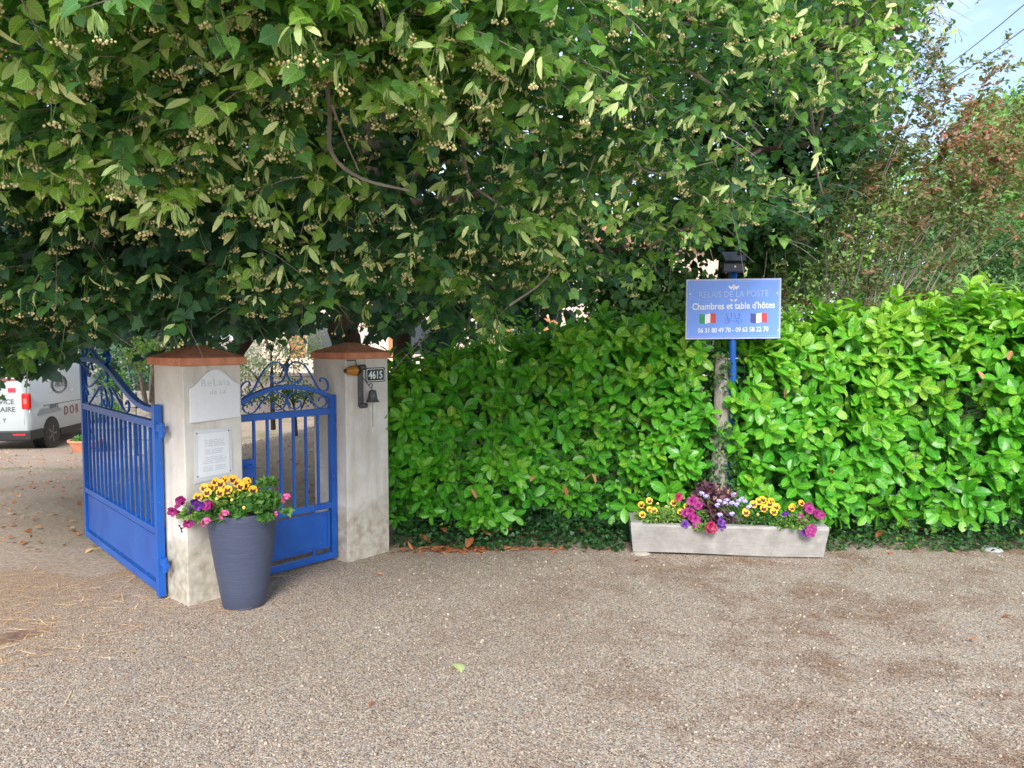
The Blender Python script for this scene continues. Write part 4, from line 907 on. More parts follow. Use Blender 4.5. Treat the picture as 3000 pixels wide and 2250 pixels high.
for k in (-1, 1):
    mb.tube([(k*.045+.018*math.cos(R(30*j)), -.0048, -.09+.018*math.sin(R(30*j))) for j in range(13)], .0011, 4, PS)
    mb.tube([(k*.012, -.0048, -.03), (k*.014, -.0048, -.07), (k*.04, -.0048, -.075), (k*.05, -.0048, -.04), (k*.035, -.0048, -.035)], .0013, 4, PS)
mb.tube([(-.045, -.0048, -.09), (.045, -.0048, -.09)], .0011, 4, PS); mb.build('carriage_drawing', M_SIGND, e)
for x, z in ((-.322, .115), (.322, .112), (.335, -.165)):
    mb = MB(); mb.lathe([(0, .004), (.005, .003), (.0065, 0)], n=8, P=lambda a, b, c, x=x, z=z: PS(x+a, -.004-c, z+b)); mb.build('screw', M_SIGNT, e)
# solar lamp
lc = ad(1586, 586, 5.72); e = empty('solar_lamp', (lc.x-.01, 5.75, lc.z), 'dark solar spotlight with sensor mounted on top of the blue sign pole', 'lamp')
PSo = frame((lc.x+.0, 5.75, lc.z), Vector((1, -.06, 0)).normalized(), Vector((.06, 1, 0)).normalized())
mb = MB(); mb.box(-.078, .082, -.03, .03, -.005, .062, PSo); mb.build('sensor_box', M_DKPL, e, bevel=.006)
mb = MB(); mb.hexa([PSo(-.07, -.06, .075), PSo(.085, -.06, .075), PSo(.085, -.04, .066), PSo(-.07, -.04, .066), PSo(-.08, .06, .155), PSo(.095, .06, .155), PSo(.095, .085, .145), PSo(-.08, .085, .145)]); mb.build('solar_panel', plain('solar cell black', c4(.012,.014,.03), .15), e, bevel=.004)
mb = MB(); mb.tube([(0, .02, .055), (0, .03, .11)], .012, 8, PSo); mb.build('tilt_arm', M_DKPL, e)
mb = MB(); mb.lathe([(0, .008), (.006, .005), (.008, 0)], n=12, P=lambda a, b, c: PSo(.008+a, -.030-c, .035+b)); mb.build('sensor_lens', M_SIGNT, e, smooth='all')
# wire mesh fence within the hedge
mb = MB(); x = -.9
while x < 5.5:
    mb.tube([(x, 5.91+.01*math.sin(x*9), .02), (x, 5.91, 1.42)], .0013, 4, caps=False); x += .075
for z in np.arange(.08, 1.45, .1): mb.tube([(xx, 5.907+.012*math.sin(xx*3), z) for xx in np.linspace(-.93, 5.5, 30)], .0015, 4, caps=False)
mb.build('wire_fence', M_WIRE, origin=(2, 5.91, 0)); tag(bpy.data.objects['wire_fence'], 'thin dark wire mesh fence half buried in the front of the laurel leaves', 'fence')

# ------------------------------------------------------------ trees over the gate
YB_X = [-600, 0, 100, 150, 185, 300, 400, 470, 520, 600, 680, 720, 775, 830, 880, 930, 1000, 1100, 1200, 1300, 1400, 1480, 1560, 1650, 1750, 1850, 1920, 1970, 2010, 2060, 2110]
YB_Y = [800, 795, 800, 765, 730, 690, 710, 705, 700, 705, 680, 630, 660, 715, 700, 710, 720, 690, 660, 650, 620, 540, 515, 540, 490, 400, 260, 110, 0, -130, -600]
def yb(u): return np.interp(u, YB_X, YB_Y)
def yfront(u, v): return np.interp(v, [-300, 0, 300, 500, 700, 800], [2.1, 2.5, 3.1, 3.7, 4.35, 4.6])+np.interp(u, [0, 500, 1100, 1700, 2000], [0, 0, .45, 1.5, 2.6])
def pts_at(u, v, Y):
    a = (u*K-1500)/FPX; b = -(v*K-1125)/FPX; dy = math.cos(PITCH)+b*math.sin(PITCH); dz = -math.sin(PITCH)+b*math.cos(PITCH); t = Y/dy
    return np.c_[a*t, Y, CAMH+dz*t]
def dirs(n, out=(0, -1, 0), up=-.1):
    d = rng.normal(0, .7, (n, 3)); d[:, 2] *= .35; return d+np.array(out)*.75+np.array([0, 0, up])
def hem(P):
    u, v = proj(P); return (v < yb(u)+8+6*np.sin(u*.09)) | (P[:, 1] > 6.2)
def proj(P): 
    y = P[:, 1]; zc = P[:, 2]-CAMH; c, s = math.cos(PITCH), math.sin(PITCH); dep = y*c-zc*s; upc = y*s+zc*c
    return (1500+FPX*P[:, 0]/dep)/K, (1125-FPX*upc/dep)/K
TR = Vector((-1.36, 7.1, gz(7.1)))
e_lin = empty('linden_tree', TR, 'big flowering linden tree hanging over the gate and hedge, pale blossom on drooping twigs', 'tree')
Lf = Leaves(); tw_mb = MB(); rng = np.random.default_rng(5)
HOL = ((840, 330, 170, 130, .92), (560, 470, 110, 60, .7), (1120, 420, 120, 60, .6), (230, 180, 150, 80, .55), (1560, 260, 200, 120, .45), (1750, 330, 140, 130, .5))
def hollow(u, v):
    k = np.ones(len(u), bool); q = rng.random(len(u))
    for cu, cv, ru, rv, pr_ in HOL: k &= ~((((u-cu)/ru)**2+((v-cv)/rv)**2 < 1) & (q < pr_))
    return k
def region(n, u0, u1, v0, vmax_off=0):
    u = rng.uniform(u0, u1, n*2); vb = yb(u)+vmax_off; v = rng.uniform(v0, 800, n*2); k = (v < vb) & hollow(u, v); return u[k][:n], v[k][:n]
# front clusters
CU, CV = region(300, -250, 2030, -260, 0); CY = yfront(CU, CV)+np.abs(rng.normal(0, .35, len(CU)))
CP = pts_at(CU, CV, CY); CB = np.clip(np.where(rng.random(len(CU)) < .33, rng.normal(.8, .1, len(CU)), rng.normal(.33, .13, len(CU)))+np.interp(CV, [0, 250, 700], [.26, .08, -.2]), .05, 1)  # tone rises toward the crown top: sunlit look put into leaf colour
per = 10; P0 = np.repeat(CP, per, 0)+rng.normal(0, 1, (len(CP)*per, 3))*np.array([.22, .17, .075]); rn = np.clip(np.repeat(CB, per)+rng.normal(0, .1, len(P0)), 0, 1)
# keep the front sprays from hanging below the crown's hem
def proj(P): 
    y = P[:, 1]; zc = P[:, 2]-CAMH; c, s = math.cos(PITCH), math.sin(PITCH); dep = y*c-zc*s; upc = y*s+zc*c
    return (1500+FPX*P[:, 0]/dep)/K, (1125-FPX*upc/dep)/K
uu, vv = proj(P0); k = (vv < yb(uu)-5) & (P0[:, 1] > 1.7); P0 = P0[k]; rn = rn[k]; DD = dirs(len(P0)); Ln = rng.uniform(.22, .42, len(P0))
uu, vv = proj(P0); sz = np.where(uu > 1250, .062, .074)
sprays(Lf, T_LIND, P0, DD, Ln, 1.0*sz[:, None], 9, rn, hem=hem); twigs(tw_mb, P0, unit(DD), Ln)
FRONTP, FRONTD, FRONTL = P0, unit(DD), Ln
# middle layer
u, v = region(1500, -350, 1990, -300, -10); P1 = pts_at(u, v, yfront(u, v)+rng.uniform(.7, 2.3, len(u))); D1 = dirs(len(u)); L1 = rng.uniform(.3, .5, len(u))
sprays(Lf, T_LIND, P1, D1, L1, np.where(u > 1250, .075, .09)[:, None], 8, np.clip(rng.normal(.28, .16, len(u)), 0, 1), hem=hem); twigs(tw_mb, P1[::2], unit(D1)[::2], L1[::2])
# unseen upper crown above the picture, added to block sky and shade the foliage
n = 800; P2 = np.c_[rng.uniform(-5.5, 4.2, n), rng.uniform(3.6, 9.5, n), rng.uniform(4.2, 7.5, n)]; k = (((P2[:, 0]+.8)/5.2)**2+((P2[:, 1]-6.2)/3.8)**2+((P2[:, 2]-3.4)/4.2)**2 < 1)
P2 = P2[k]; uu, vv = proj(P2); P2 = P2[(uu < 1850) | (vv < -150)]; sprays(Lf, T_LIND, P2, dirs(len(P2), up=.1), np.full(len(P2), .6), .17, 8, rng.uniform(.1, .6, len(P2)))
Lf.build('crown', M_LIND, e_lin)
# trunk and limbs
limb_pts = []
def limb(mb, pts, r0, r1, n=8):
    c = crom(pts, 5); m_ = len(c); c = [p+Vector((random.uniform(-1, 1), random.uniform(-1, 1), random.uniform(-1, 1)))*r1*.5 for p in c]
    mb.tube(c, [r0+(r1-r0)*i/(m_-1) for i in range(m_)], n, caps=False); limb_pts.extend(c)
mb = MB()
limb(mb, [TR-Vector((0,0,.1)), ad(775, 800, 7.05), ad(748, 700, 7.05), ad(775, 500, 7.0), ad(805, 250, 7.0), ad(820, 0, 7.1), ad(830, -400, 7.1)], .15, .10, 12)
mb.build('trunk', M_BARK, e_lin, smooth='all')
mb = MB()
for pts, r0, r1 in (
    ([ad(800, 430, 7.0), ad(900, 380, 6.6), ad(990, 300, 6.0), ad(1100, 200, 5.4), ad(1250, 60, 4.8)], .08, .02),
    ([ad(780, 470, 7.0), ad(700, 340, 6.3), ad(600, 200, 5.5), ad(420, 40, 4.6), ad(250, -60, 3.8)], .07, .018),
    ([ad(775, 520, 7.0), ad(640, 440, 6.2), ad(450, 380, 5.3), ad(250, 360, 4.4), ad(60, 330, 3.8)], .05, .014),
    ([ad(810, 200, 7.0), ad(1000, 100, 6.2), ad(1400, 30, 5.6), ad(1750, 100, 5.6), ad(1950, 60, 5.5)], .07, .015),
    ([ad(800, 450, 7.0), ad(1050, 420, 6.3), ad(1350, 350, 5.7), ad(1600, 330, 5.4), ad(1800, 300, 5.2)], .05, .012),
    ([ad(760, 600, 7.0), ad(900, 560, 6.2), ad(1150, 560, 5.6), ad(1400, 530, 5.4)], .04, .010),
    ([ad(820, -100, 7.0), ad(760, -150, 5.5), ad(700, -120, 4.0), ad(600, -60, 2.9)], .06, .015),
    ([ad(830, -150, 7.0), ad(1100, -200, 5.0), ad(1150, -120, 3.6), ad(1050, -40, 3.0)], .06, .015),
    ([ad(765, 560, 7.0), ad(640, 560, 6.0), ad(480, 590, 5.2), ad(330, 600, 4.6)], .035, .010)):
    limb(mb, pts, r0, r1)
mb.build('limbs', M_BARK, e_lin, smooth='all')
LP = np.array([tuple(p) for p in limb_pts])
for p in CP[::2]:      # boughs that carry each cluster
    p = Vector(p); d = np.linalg.norm(LP-np.array(p), axis=1)+np.maximum(0, p.y-LP[:, 1])*.5; q = Vector(LP[np.argmin(d)])
    m_ = (p+q)/2+Vector((random.uniform(-.12, .12), random.uniform(-.1, .1), random.uniform(-.02, .18))); c = crom([q, m_, p], 4)
    tw_mb.tube(c, [.011*(1-.75*i/(len(c)-1))+.002 for i in range(len(c))], 5, caps=False)
# bare grey twigs hanging in the crown
def bare(pts, r=.009): 
    c = crom(pts, 4); tw_mb.tube(c, [r*(1-.6*i/(len(c)-1)) for i in range(len(c))], 5, caps=False)
bare([ad(700, 150, 3.0), ad(712, 230, 3.05), ad(716, 330, 3.1), ad(780, 385, 3.2), ad(885, 412, 3.3)], .012)
bare([ad(716, 225, 3.0), ad(745, 300, 3.1), ad(775, 370, 3.1)], .006)
bare([ad(820, 0, 2.6), ad(828, 60, 2.6)], .008); bare([ad(1000, 300, 3.6), ad(1015, 390, 3.7), ad(1090, 450, 3.8), ad(1160, 520, 3.9)], .010)
bare([ad(1015, 385, 3.6), ad(980, 440, 3.7)], .006); bare([ad(1480, 150, 4.0), ad(1560, 200, 4.1), ad(1650, 300, 4.2)], .009); bare([ad(1100, 660, 4.3), ad(1180, 600, 4.3), ad(1240, 500, 4.3)], .007)
bare([ad(1240, 330, 4), ad(1180, 400, 4), ad(1130, 470, 4)], .006); bare([ad(1290, 320, 4), ad(1260, 400, 4), ad(1220, 440, 4)], .006); bare([ad(1350, 340, 4.1), ad(1420, 375, 4.1), ad(1540, 350, 4.1)], .007)
tw_mb.build('twigs', M_TWIG, e_lin)
# blossom clusters with pale bracts
def blossom(seed):
    g = np.random.default_rng(seed); r = random.Random(seed); mbb = MB(); n = r.randint(2, 4); V = []
    lv = Leaves(); 
    for k in range(n):
        o = np.array([[g.normal(0, .018), g.normal(0, .018), g.normal(0, .012)]]); lv.add(T_BRACT, o, np.array([[g.normal(0, 1.2), g.normal(0, .6), -.8]]), np.array([[g.normal(0, .6), -1, g.normal(.6, .4)]]), np.array([g.uniform(.055, .08)]), np.array([g.uniform(0, 1)]), np.array([1.5]))
        mbb.mi = 1; c = Vector((o[0][0]+r.gauss(0, .015), o[0][1], -.075-r.random()*.02)); mbb.tube([tuple(o[0]), ((o[0][0]+c.x)/2, o[0][1], -.045), tuple(c)], .0013, 4, caps=False)
        for j in range(r.randint(4, 7)):
            q = c+Vector((r.gauss(0, .012), r.gauss(0, .010), -.012-r.random()*.014)); mbb.mi = 1; mbb.tube([tuple(c), tuple(q)], .0009, 3, caps=False)
            mbb.mi = 2; s = r.uniform(.0035, .0055); mbb.lathe([(.0005, -s), (s*.8, -s*.5), (s, 0), (s*.8, s*.6), (.0005, s)], q, 5)
    V = np.concatenate(lv.V); F = np.concatenate(lv.F); C = np.concatenate(lv.Cc)
    mbb.mi = 0; b = len(mbb.v); mbb.add([tuple(x) for x in V], [tuple(int(i) for i in f) for f in F])
    me = mesh_of(mbb, [M_BRACT, M_STEM, M_FLO], 'blossom')
    a_ = me.attributes.new('rnd', 'FLOAT', 'POINT'); vals = np.full(len(me.vertices), .5, np.float32); vals[b:] = C; a_.data.foreach_set('value', vals)
    return me
BL = [blossom(s) for s in range(7)]
cand = np.arange(len(FRONTP)); cw = rng.random(len(CP))[np.argmin(((FRONTP[:, None, :]-CP[None])**2).sum(2), 1)]; cu_, cv_ = proj(FRONTP); cand = np.argsort(cw+rng.random(len(cand))*.35+np.clip((cv_-330)/500, 0, 1)*.5+np.clip((cu_-1250)/900, 0, 1)*.35); uu, vv = proj(FRONTP); cand = [i for i in cand if -40 < uu[i] < 2150 and -60 < vv[i] < min(690, yb(uu[i])-75) and FRONTP[i, 1] < yfront(uu[i], vv[i])+.45][:950]
spots = []
for i in cand:
    f = random.uniform(.35, .95); spots.append(Vector(FRONTP[i])+Vector(FRONTD[i])*float(FRONTL[i])*f+Vector((0, -.02, -.28*float(FRONTL[i])*f*f-.02)))
spots.sort(key=lambda p: p.y); rb = random.Random(9); allv = []; 
for i, p in enumerate(spots):
    M = Matrix.Translation(p) @ Matrix.Rotation(rb.uniform(-.9, .9), 4, 'Z') @ Matrix.Rotation(rb.uniform(-.25, .25), 4, 'Y') @ Matrix.Diagonal((rb.uniform(.7, 1.12),)*3+(1,))
    me = rb.choice(BL)
    if i < 100: place('blossom', me, M, e_lin)
    else: allv.append((me, M))
V = []; F = []; MI = []; RN = []; b = 0
for me, M in allv:
    nv = len(me.vertices); co = np.empty(nv*3); me.vertices.foreach_get('co', co); co = co.reshape(-1, 3); Mm = np.array(M); co = co@Mm[:3, :3].T+Mm[:3, 3]-np.array(TR); V.append(co)
    for p in me.polygons: F.append([v+b for v in p.vertices]); MI.append(p.material_index)
    r_ = np.empty(nv, np.float32); me.attributes['rnd'].data.foreach_get('value', r_); RN.append(r_); b += nv
m2 = bpy.data.meshes.new('blossoms'); m2.from_pydata(np.concatenate(V).tolist(), [], F)
for m_ in (M_BRACT, M_STEM, M_FLO): m2.materials.append(m_)
m2.polygons.foreach_set('material_index', MI); a_ = m2.attributes.new('rnd', 'FLOAT', 'POINT'); a_.data.foreach_set('value', np.concatenate(RN)); m2.update()
o = bpy.data.objects.new('blossoms', m2); COL.objects.link(o); o.parent = e_lin; o['kind'] = 'stuff'

# maple with large dark lobed leaves
MT = Vector((-3.75, 9.5, gz(9.5, -3.75))); e = empty('maple_tree', MT, 'maple with big dark lobed leaves behind the linden above the left pillar', 'tree')
rng = np.random.default_rng(15); Lf = Leaves()
u, v = region(620, -350, 900, 330, 15); Y = yfront(u, v)+rng.uniform(.15, 1.6, len(u)); P1 = pts_at(u, v, Y); k = rng.random(len(u)) < np.interp(v, [330, 480, 700], [.25, 1, 1]); P1 = P1[k]
sprays(Lf, T_MAP, P1, dirs(len(P1)), rng.uniform(.3, .5, len(P1)), .115, 7, rng.uniform(0, .9, len(P1)), nrm_out=.8, down=.8, hem=hem)
u, v = region(1100, -400, 1000, -250, 35); P1 = pts_at(u, v, rng.uniform(6.3, 9, len(u))); sprays(Lf, T_MAP, P1, dirs(len(P1)), np.full(len(P1), .5), .14, 7, rng.uniform(0, .8, len(P1)), nrm_out=.8, hem=hem)
Lf.build('crown', M_MAPLE, e); mb = MB(); limb(mb, [MT-Vector((0,0,.1)), ad(455, 850, 9.4), ad(520, 755, 9.3), ad(545, 690, 9.0), ad(520, 560, 8.8), ad(500, 300, 8.8), ad(480, -200, 8.5)], .12, .07, 10)
for q in ((300, 400, 5.5), (100, 550, 5.2), (450, 600, 5.4), (650, 560, 5.6), (200, 100, 7)): limb(mb, [ad(520, 560, 8.8), (ad(520, 520, 8.8)+ad(*q))/2+Vector((0,0,.2)), ad(*q)], .05, .012, 6)
mb.build('trunk', M_BARK, e, smooth='all')

# ------------------------------------------------------------ generic background trees
def bg_tree(name, label, cat, base, blobs, nleaf, lsize, mat, tmpl=T_LIND, trunk_r=.15, group=None, rlo=0, rhi=1, bark_=None, top=None, hang=.3):
    base = Vector(base); e = empty(name, base, label, cat, group); Lv = Leaves(); tot = sum(b[1][0]*b[1][1]*b[1][2] for b in blobs)**1.0
    mb = MB(); allc = Vector((0, 0, 0))
    for c, rad in blobs:
        n = int(nleaf*(rad[0]*rad[2])/sum(b[1][0]*b[1][2] for b in blobs)); ncl = max(6, n//22)
        d = unit(rng.normal(0, 1, (ncl, 3))); cc = np.array(c)+d*np.array(rad)*rng.uniform(.45, 1.0, (ncl, 1))
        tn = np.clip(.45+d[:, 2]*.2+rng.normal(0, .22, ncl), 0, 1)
        pos = np.repeat(cc, 22, 0)+rng.normal(0, 1, (ncl*22, 3))*np.array([lsize*1.9, lsize*1.9, lsize*1.1]); dd = np.repeat(d, 22, 0)
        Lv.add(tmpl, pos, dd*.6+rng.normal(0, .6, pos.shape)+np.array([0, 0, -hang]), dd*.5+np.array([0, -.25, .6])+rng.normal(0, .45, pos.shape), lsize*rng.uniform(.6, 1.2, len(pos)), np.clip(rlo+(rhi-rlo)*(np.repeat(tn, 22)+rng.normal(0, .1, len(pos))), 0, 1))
        s = Vector((base.x+(c[0]-base.x)*.25, base.y+(c[1]-base.y)*.25, base.z+(c[2]-base.z)*.55))
        for q in range(3): j = Vector((random.uniform(-.6, .6)*rad[0], random.uniform(-.6, .6)*rad[1], random.uniform(-.3, .7)*rad[2])); mb.tube(crom([s, (s+Vector(c))/2+Vector((0, 0, .1)), Vector(c)+j], 4), [trunk_r*.45*(1-.09*i) for i in range(9)], 6, caps=False)
    Lv.build('crown', mat, e); cz = max(c[2] for c, r in blobs); cx = sum(c[0] for c, r in blobs)/len(blobs); cy = sum(c[1] for c, r in blobs)/len(blobs)
    mb.tube(crom([base-Vector((0,0,.2)), base+Vector(((cx-base.x)*.1, 0, (cz-base.z)*.35)), Vector((base.x*.7+cx*.3, base.y*.7+cy*.3, base.z+(cz-base.z)*.65)), Vector((cx, cy, cz))], 4), [trunk_r*(1-.06*i) for i in range(13)], 10, caps=False)
    mb.build('trunk', bark_ or M_BARK, e, smooth='all'); return e
rng = np.random.default_rng(31); bt = 'trees standing behind the linden'
def blob(u, v, Y, w, d, h): p = ad(u, v, Y); k = Y/1650; return (tuple(p), (w*k, d, h*k))
bg_tree('broadleaf_tree', 'dark broadleaf tree filling the space behind the linden above the pillars', 'tree', (-1.62, 11.5, gz(11.5)), [blob(650, 250, 11, 420, 1.3, 330), blob(950, 430, 11, 350, 1.2, 230), blob(450, 560, 11.5, 300, 1.2, 150), blob(1050, 600, 11, 280, 1, 120), blob(820, 40, 11, 400, 1.2, 240)], 15000, .15, M_MAPLE, T_LIND, .17, bt, .0, 1.0)
bg_tree('broadleaf_tree', 'broadleaf tree behind the linden to the left, over the parked van', 'tree', (-11.5, 24, gz(24, -11)), [blob(80, 420, 24, 380, 3, 330), blob(250, 640, 24, 260, 2.5, 150), blob(-150, 600, 24, 260, 2.5, 220), blob(330, 760, 25, 110, 1, 60), blob(120, 720, 25, 200, 1, 60)], 9000, .26, M_MAPLE, T_LIND, .25, bt, 0, .9)
bg_tree('broadleaf_tree', 'airy small-leaved tree behind the upper right part of the linden, sky showing through', 'tree', (2.6, 9.5, gz(9.5)), [blob(1500, 120, 9, 330, 1.1, 260), blob(1700, 250, 8.6, 190, 1, 230), blob(1350, 430, 9, 280, 1, 170), blob(1620, 470, 8.8, 130, .7, 110), blob(1800, 60, 8.8, 150, .8, 130), blob(1780, 330, 8.7, 150, .8, 170), blob(1700, 540, 8.8, 110, .6, 110), blob(1370, 600, 9, 150, .6, 55)], 22000, .08, M_BACK, T_LIND, .11, bt, 0, .75)
bg_tree('small_tree', 'small tree with fresh pale green leaves between van and left pillar', 'tree', (ad(322, 850, 12).x, 12, gz(12, ad(322, 850, 12).x)), [blob(340, 750, 11, 90, .5, 35), blob(420, 705, 11, 70, .5, 50), blob(290, 770, 10.8, 50, .3, 15)], 1100, .075, M_FRESH, T_ELL, .09, None, .2, 1.0, M_PALEB)
bg_tree('olive_shrub', 'pale olive-green shrub seen through the arch of the garden gate', 'shrub', (ad(590, 900, 15).x, 15, gz(15)), [blob(585, 775, 15, 70, .7, 55), blob(650, 740, 15.5, 50, .6, 50), blob(520, 790, 15.5, 40, .5, 40)], 2400, .07, M_OLIVE, T_ELL, .05, None)
bg_tree('shrub', 'dark green flowering shrub low behind the garden gate scrollwork', 'shrub', (ad(640, 900, 13.5).x, 13.5, gz(13.5)), [blob(550, 860, 13.5, 30, .3, 22), blob(625, 845, 13.5, 38, .3, 28), blob(680, 850, 13.5, 25, .3, 25)], 1500, .06, M_BACK, T_ELL, .03, None)
bg_tree('shrub', 'feathery light green shrub peeping over the hedge near the pillar', 'shrub', (ad(1020, 900, 9).x, 9, gz(9)), [blob(1040, 735, 9, 110, .4, 38), blob(960, 770, 9, 50, .3, 25), blob(1120, 760, 8.8, 70, .3, 40)], 2200, .055, M_FRESH, T_ELL, .03, None, 0, .7)
bg_tree('shrub', 'leafy yellow-green shrub behind the hedge left of the blue sign', 'shrub', (ad(1420, 850, 8.5).x, 8.5, gz(8.5)), [blob(1430, 670, 8.5, 60, .4, 55), blob(1330, 700, 8.6, 70, .3, 40), blob(1250, 730, 8.5, 60, .3, 25), blob(1500, 640, 8.8, 70, .3, 50), blob(1350, 640, 8.9, 90, .3, 45)], 4800, .06, M_BACK, T_LIND, .04, None, .3, 1)
gt = 'background trees on the right'
bg_tree('leafy_tree', 'light green tree rising behind the reddish shrub at the right edge', 'tree', (ad(2250, 800, 19).x, 19, gz(19)), [blob(2200, 330, 19, 160, 2, 120), blob(2260, 480, 18.5, 170, 2, 130), blob(2080, 420, 19.5, 120, 1.5, 110)], 15000, .16, M_FRESH, T_ELL, .25, gt, 0, .75)
bg_tree('leafy_tree', 'grey-green dense tree with drooping branches behind the pale shrub', 'tree', (ad(2150, 760, 14).x, 14, gz(14)), [blob(2130, 560, 14, 150, 1.5, 100), blob(2230, 600, 13.5, 120, 1.5, 120), blob(2020, 500, 14.5, 90, 1, 80), blob(1960, 620, 14, 120, 1, 80)], 15000, .10, M_BACK, T_ELL, .2, gt, .15, .9)
bg_tree('leafy_tree', 'bright yellow-green foliage glowing behind the bare shrub stems', 'tree', (ad(1880, 760, 20).x, 20, gz(20)), [blob(1850, 500, 20, 160, 2, 110), blob(1780, 590, 20, 110, 1.5, 80), blob(1960, 600, 19, 130, 1.5, 90), blob(1720, 440, 20, 100, 1, 90), blob(1850, 400, 21, 140, 1, 90), blob(1680, 620, 20, 120, 1, 90)], 15000, .17, M_FRESH, T_ELL, .2, gt, .2, 1)
bg_tree('leafy_tree', 'far bluish green treetop at the right edge below the cables', 'tree', (ad(2180, 760, 32).x, 32, gz(32)), [blob(2170, 250, 32, 90, 2, 50), blob(2260, 260, 32, 80, 2, 60)], 2600, .25, M_BACK, T_ELL, .3, gt, .3, .9)
bg_tree('shrub', 'shaded dark shrub between the pale plant and the hedge top', 'shrub', (ad(1930, 760, 11).x, 11, gz(11)), [blob(1900, 690, 11, 200, .6, 45), blob(2150, 660, 11.5, 110, .6, 60), blob(1700, 720, 11, 120, .5, 40)], 5600, .07, M_BACK, T_ELL, .05, None, .2, 1)

# crepe myrtle: many grey stems, bronze leaves
def myrtle():
    b = ad(1760, 770, 7.4); base = Vector((b.x, 7.4, gz(7.4))); e = empty('crape_myrtle', base, 'multi-stemmed shrub with bronze red leaf tips fanning out behind the hedge', 'shrub')
    mb = MB(); Lv = Leaves(); rs = random.Random(8); tipsP = []; tipsD = []
    T = [(2015, 10, 7.2), (2035, 90, 7.2), (1990, 160, 7.2), (2135, 150, 7.4), (2100, 230, 7.4), (2190, 330, 7.4), (2090, 330, 7.3), (2150, 420, 7.3), (2010, 260, 7.3), (1950, 330, 7.3), (2240, 470, 7.4), (2050, 420, 7.2), (1900, 420, 7.2), (1960, 480, 7.1), (2120, 520, 7.2), (1830, 470, 7.2), (1850, 350, 7.3), (1780, 430, 7.3), (1720, 520, 7.2), (1900, 560, 7.0), (1980, 620, 7.0), (1840, 600, 7.0), (1760, 600, 7.1), (1700, 640, 7.1), (2060, 640, 7.1), (2200, 240, 7.5), (1930, 230, 7.4), (2080, 480, 7.2), (2230, 400, 7.4), (1800, 540, 7.0), (2040, 200, 7.4), (2070, 280, 7.3), (2130, 290, 7.4), (2030, 340, 7.3), (2140, 360, 7.3), (1985, 400, 7.2), (2190, 280, 7.5), (2010, 130, 7.3), (2120, 200, 7.4), (1930, 380, 7.3), (2100, 420, 7.3)]
    for i, (u, v, Y) in enumerate(T):
        tip = ad(u, v, Y); s = base+Vector((rs.uniform(-.35, .45), rs.uniform(-.2, .2), 0)); mid = s+(tip-s)*.5+Vector((-.12*(tip.x-s.x), 0, .12)); c = crom([s, s+(mid-s)*.5+Vector((rs.uniform(-.05, .05), 0, .1)), mid, tip], 6)
        m_ = len(c); mb.tube(c, [.018*(1-.88*k/(m_-1)) for k in range(m_)], 6, caps=False)
        for q in range(12):
            k = rs.randint(m_//3, m_-1); p = c[k]; d = (tip-s).normalized()+Vector((rs.gauss(0, .6), rs.gauss(0, .5), rs.gauss(.1, .4))); ln = rs.uniform(.12, .34)
            tipsP.append(tuple(p)); tipsD.append((tuple(d), ln, k/m_))
        w_ = .4 if v < 235 else 1.0
        for q in range(9 if v < 235 else 20 if v < 480 else 4): o_ = Vector((rs.gauss(0, .17*w_), rs.gauss(0, .16), rs.gauss(-.08, .16))); tipsP.append(tuple(tip+o_)); tipsD.append((tuple(o_+Vector((.05, -.05, .12))), rs.uniform(.14, .28), 1))
        for q in range(3): tipsP.append(tuple(tip-(tip-mid).normalized()*.12*q)); tipsD.append((tuple((tip-mid).normalized()+Vector((rs.gauss(0, .25), rs.gauss(0, .25), .2))), .26, 1))
    for k in range(36):   # bare stems low down
        s = base+Vector((rs.uniform(-.7, .8), rs.uniform(-.2, .25), 0)); h = s+Vector((rs.gauss(.15, .35), rs.uniform(-.1, .1), 1.65+rs.uniform(.1, .8))); mb.tube(crom([s, (s+h)/2+Vector((rs.gauss(0, .06), 0, 0)), h], 4), [.009*(1-.08*j) for j in range(9)], 5, caps=False)
    P = np.array(tipsP); D = np.array([d[0] for d in tipsD]); Ln = np.array([d[1] for d in tipsD]); f = np.array([d[2] for d in tipsD])
    uu, vv = proj(P); red = np.clip(.30+.42*np.exp(-((uu-2090)/110)**2-((vv-290)/120)**2)+.16*np.exp(-((uu-1950)/120)**2-((vv-430)/60)**2)+rng.normal(0, .17, len(P)), 0, 1)
    sprays(Lv, T_ELL, P, D, Ln, .070, 14, red, nrm_out=.4, down=.1); twigs(mb, P, unit(D), Ln, .0022)
    Lv.build('foliage', M_MYRT, e); mb.build('stems', M_TWIG, e)
myrtle()
# pale grey-green plant behind the hedge
def pale_plant():
    b = ad(2040, 780, 7.9); base = Vector((b.x, 7.9, gz(7.9))); e = empty('buddleia_plant', base, 'tall silvery green plant with narrow pale leaves behind the right hedge', 'plant'); rs = random.Random(2); mb = MB(); P = []; D = []; Ln = []
    for k in range(26):
        u = rs.uniform(1930, 2110); v = rs.uniform(545, 680); tip = ad(u, v, 7.7+rs.uniform(-.2, .3)); s = base+Vector((rs.uniform(-.2, .2), rs.uniform(-.1, .1), 0)); c = crom([s, (s+tip)/2+Vector((0, 0, .1)), tip], 5); mb.tube(c, [.006*(1-.07*i) for i in range(len(c))], 5, caps=False)
        for q in range(3): P.append(tuple(c[-1-q*2])); D.append((rs.gauss(0, .25), rs.gauss(0, .2), -1 if q else .6)); Ln.append(.22)
    Lv = Leaves(); sprays(Lv, T_ELL, np.array(P), np.array(D), np.array(Ln), .085, 9, rng.uniform(.3, 1, len(P)), down=-.15, nrm_out=.5); Lv.build('foliage', M_OLIVE, e); mb.build('stems', M_STEM, e)
pale_plant()

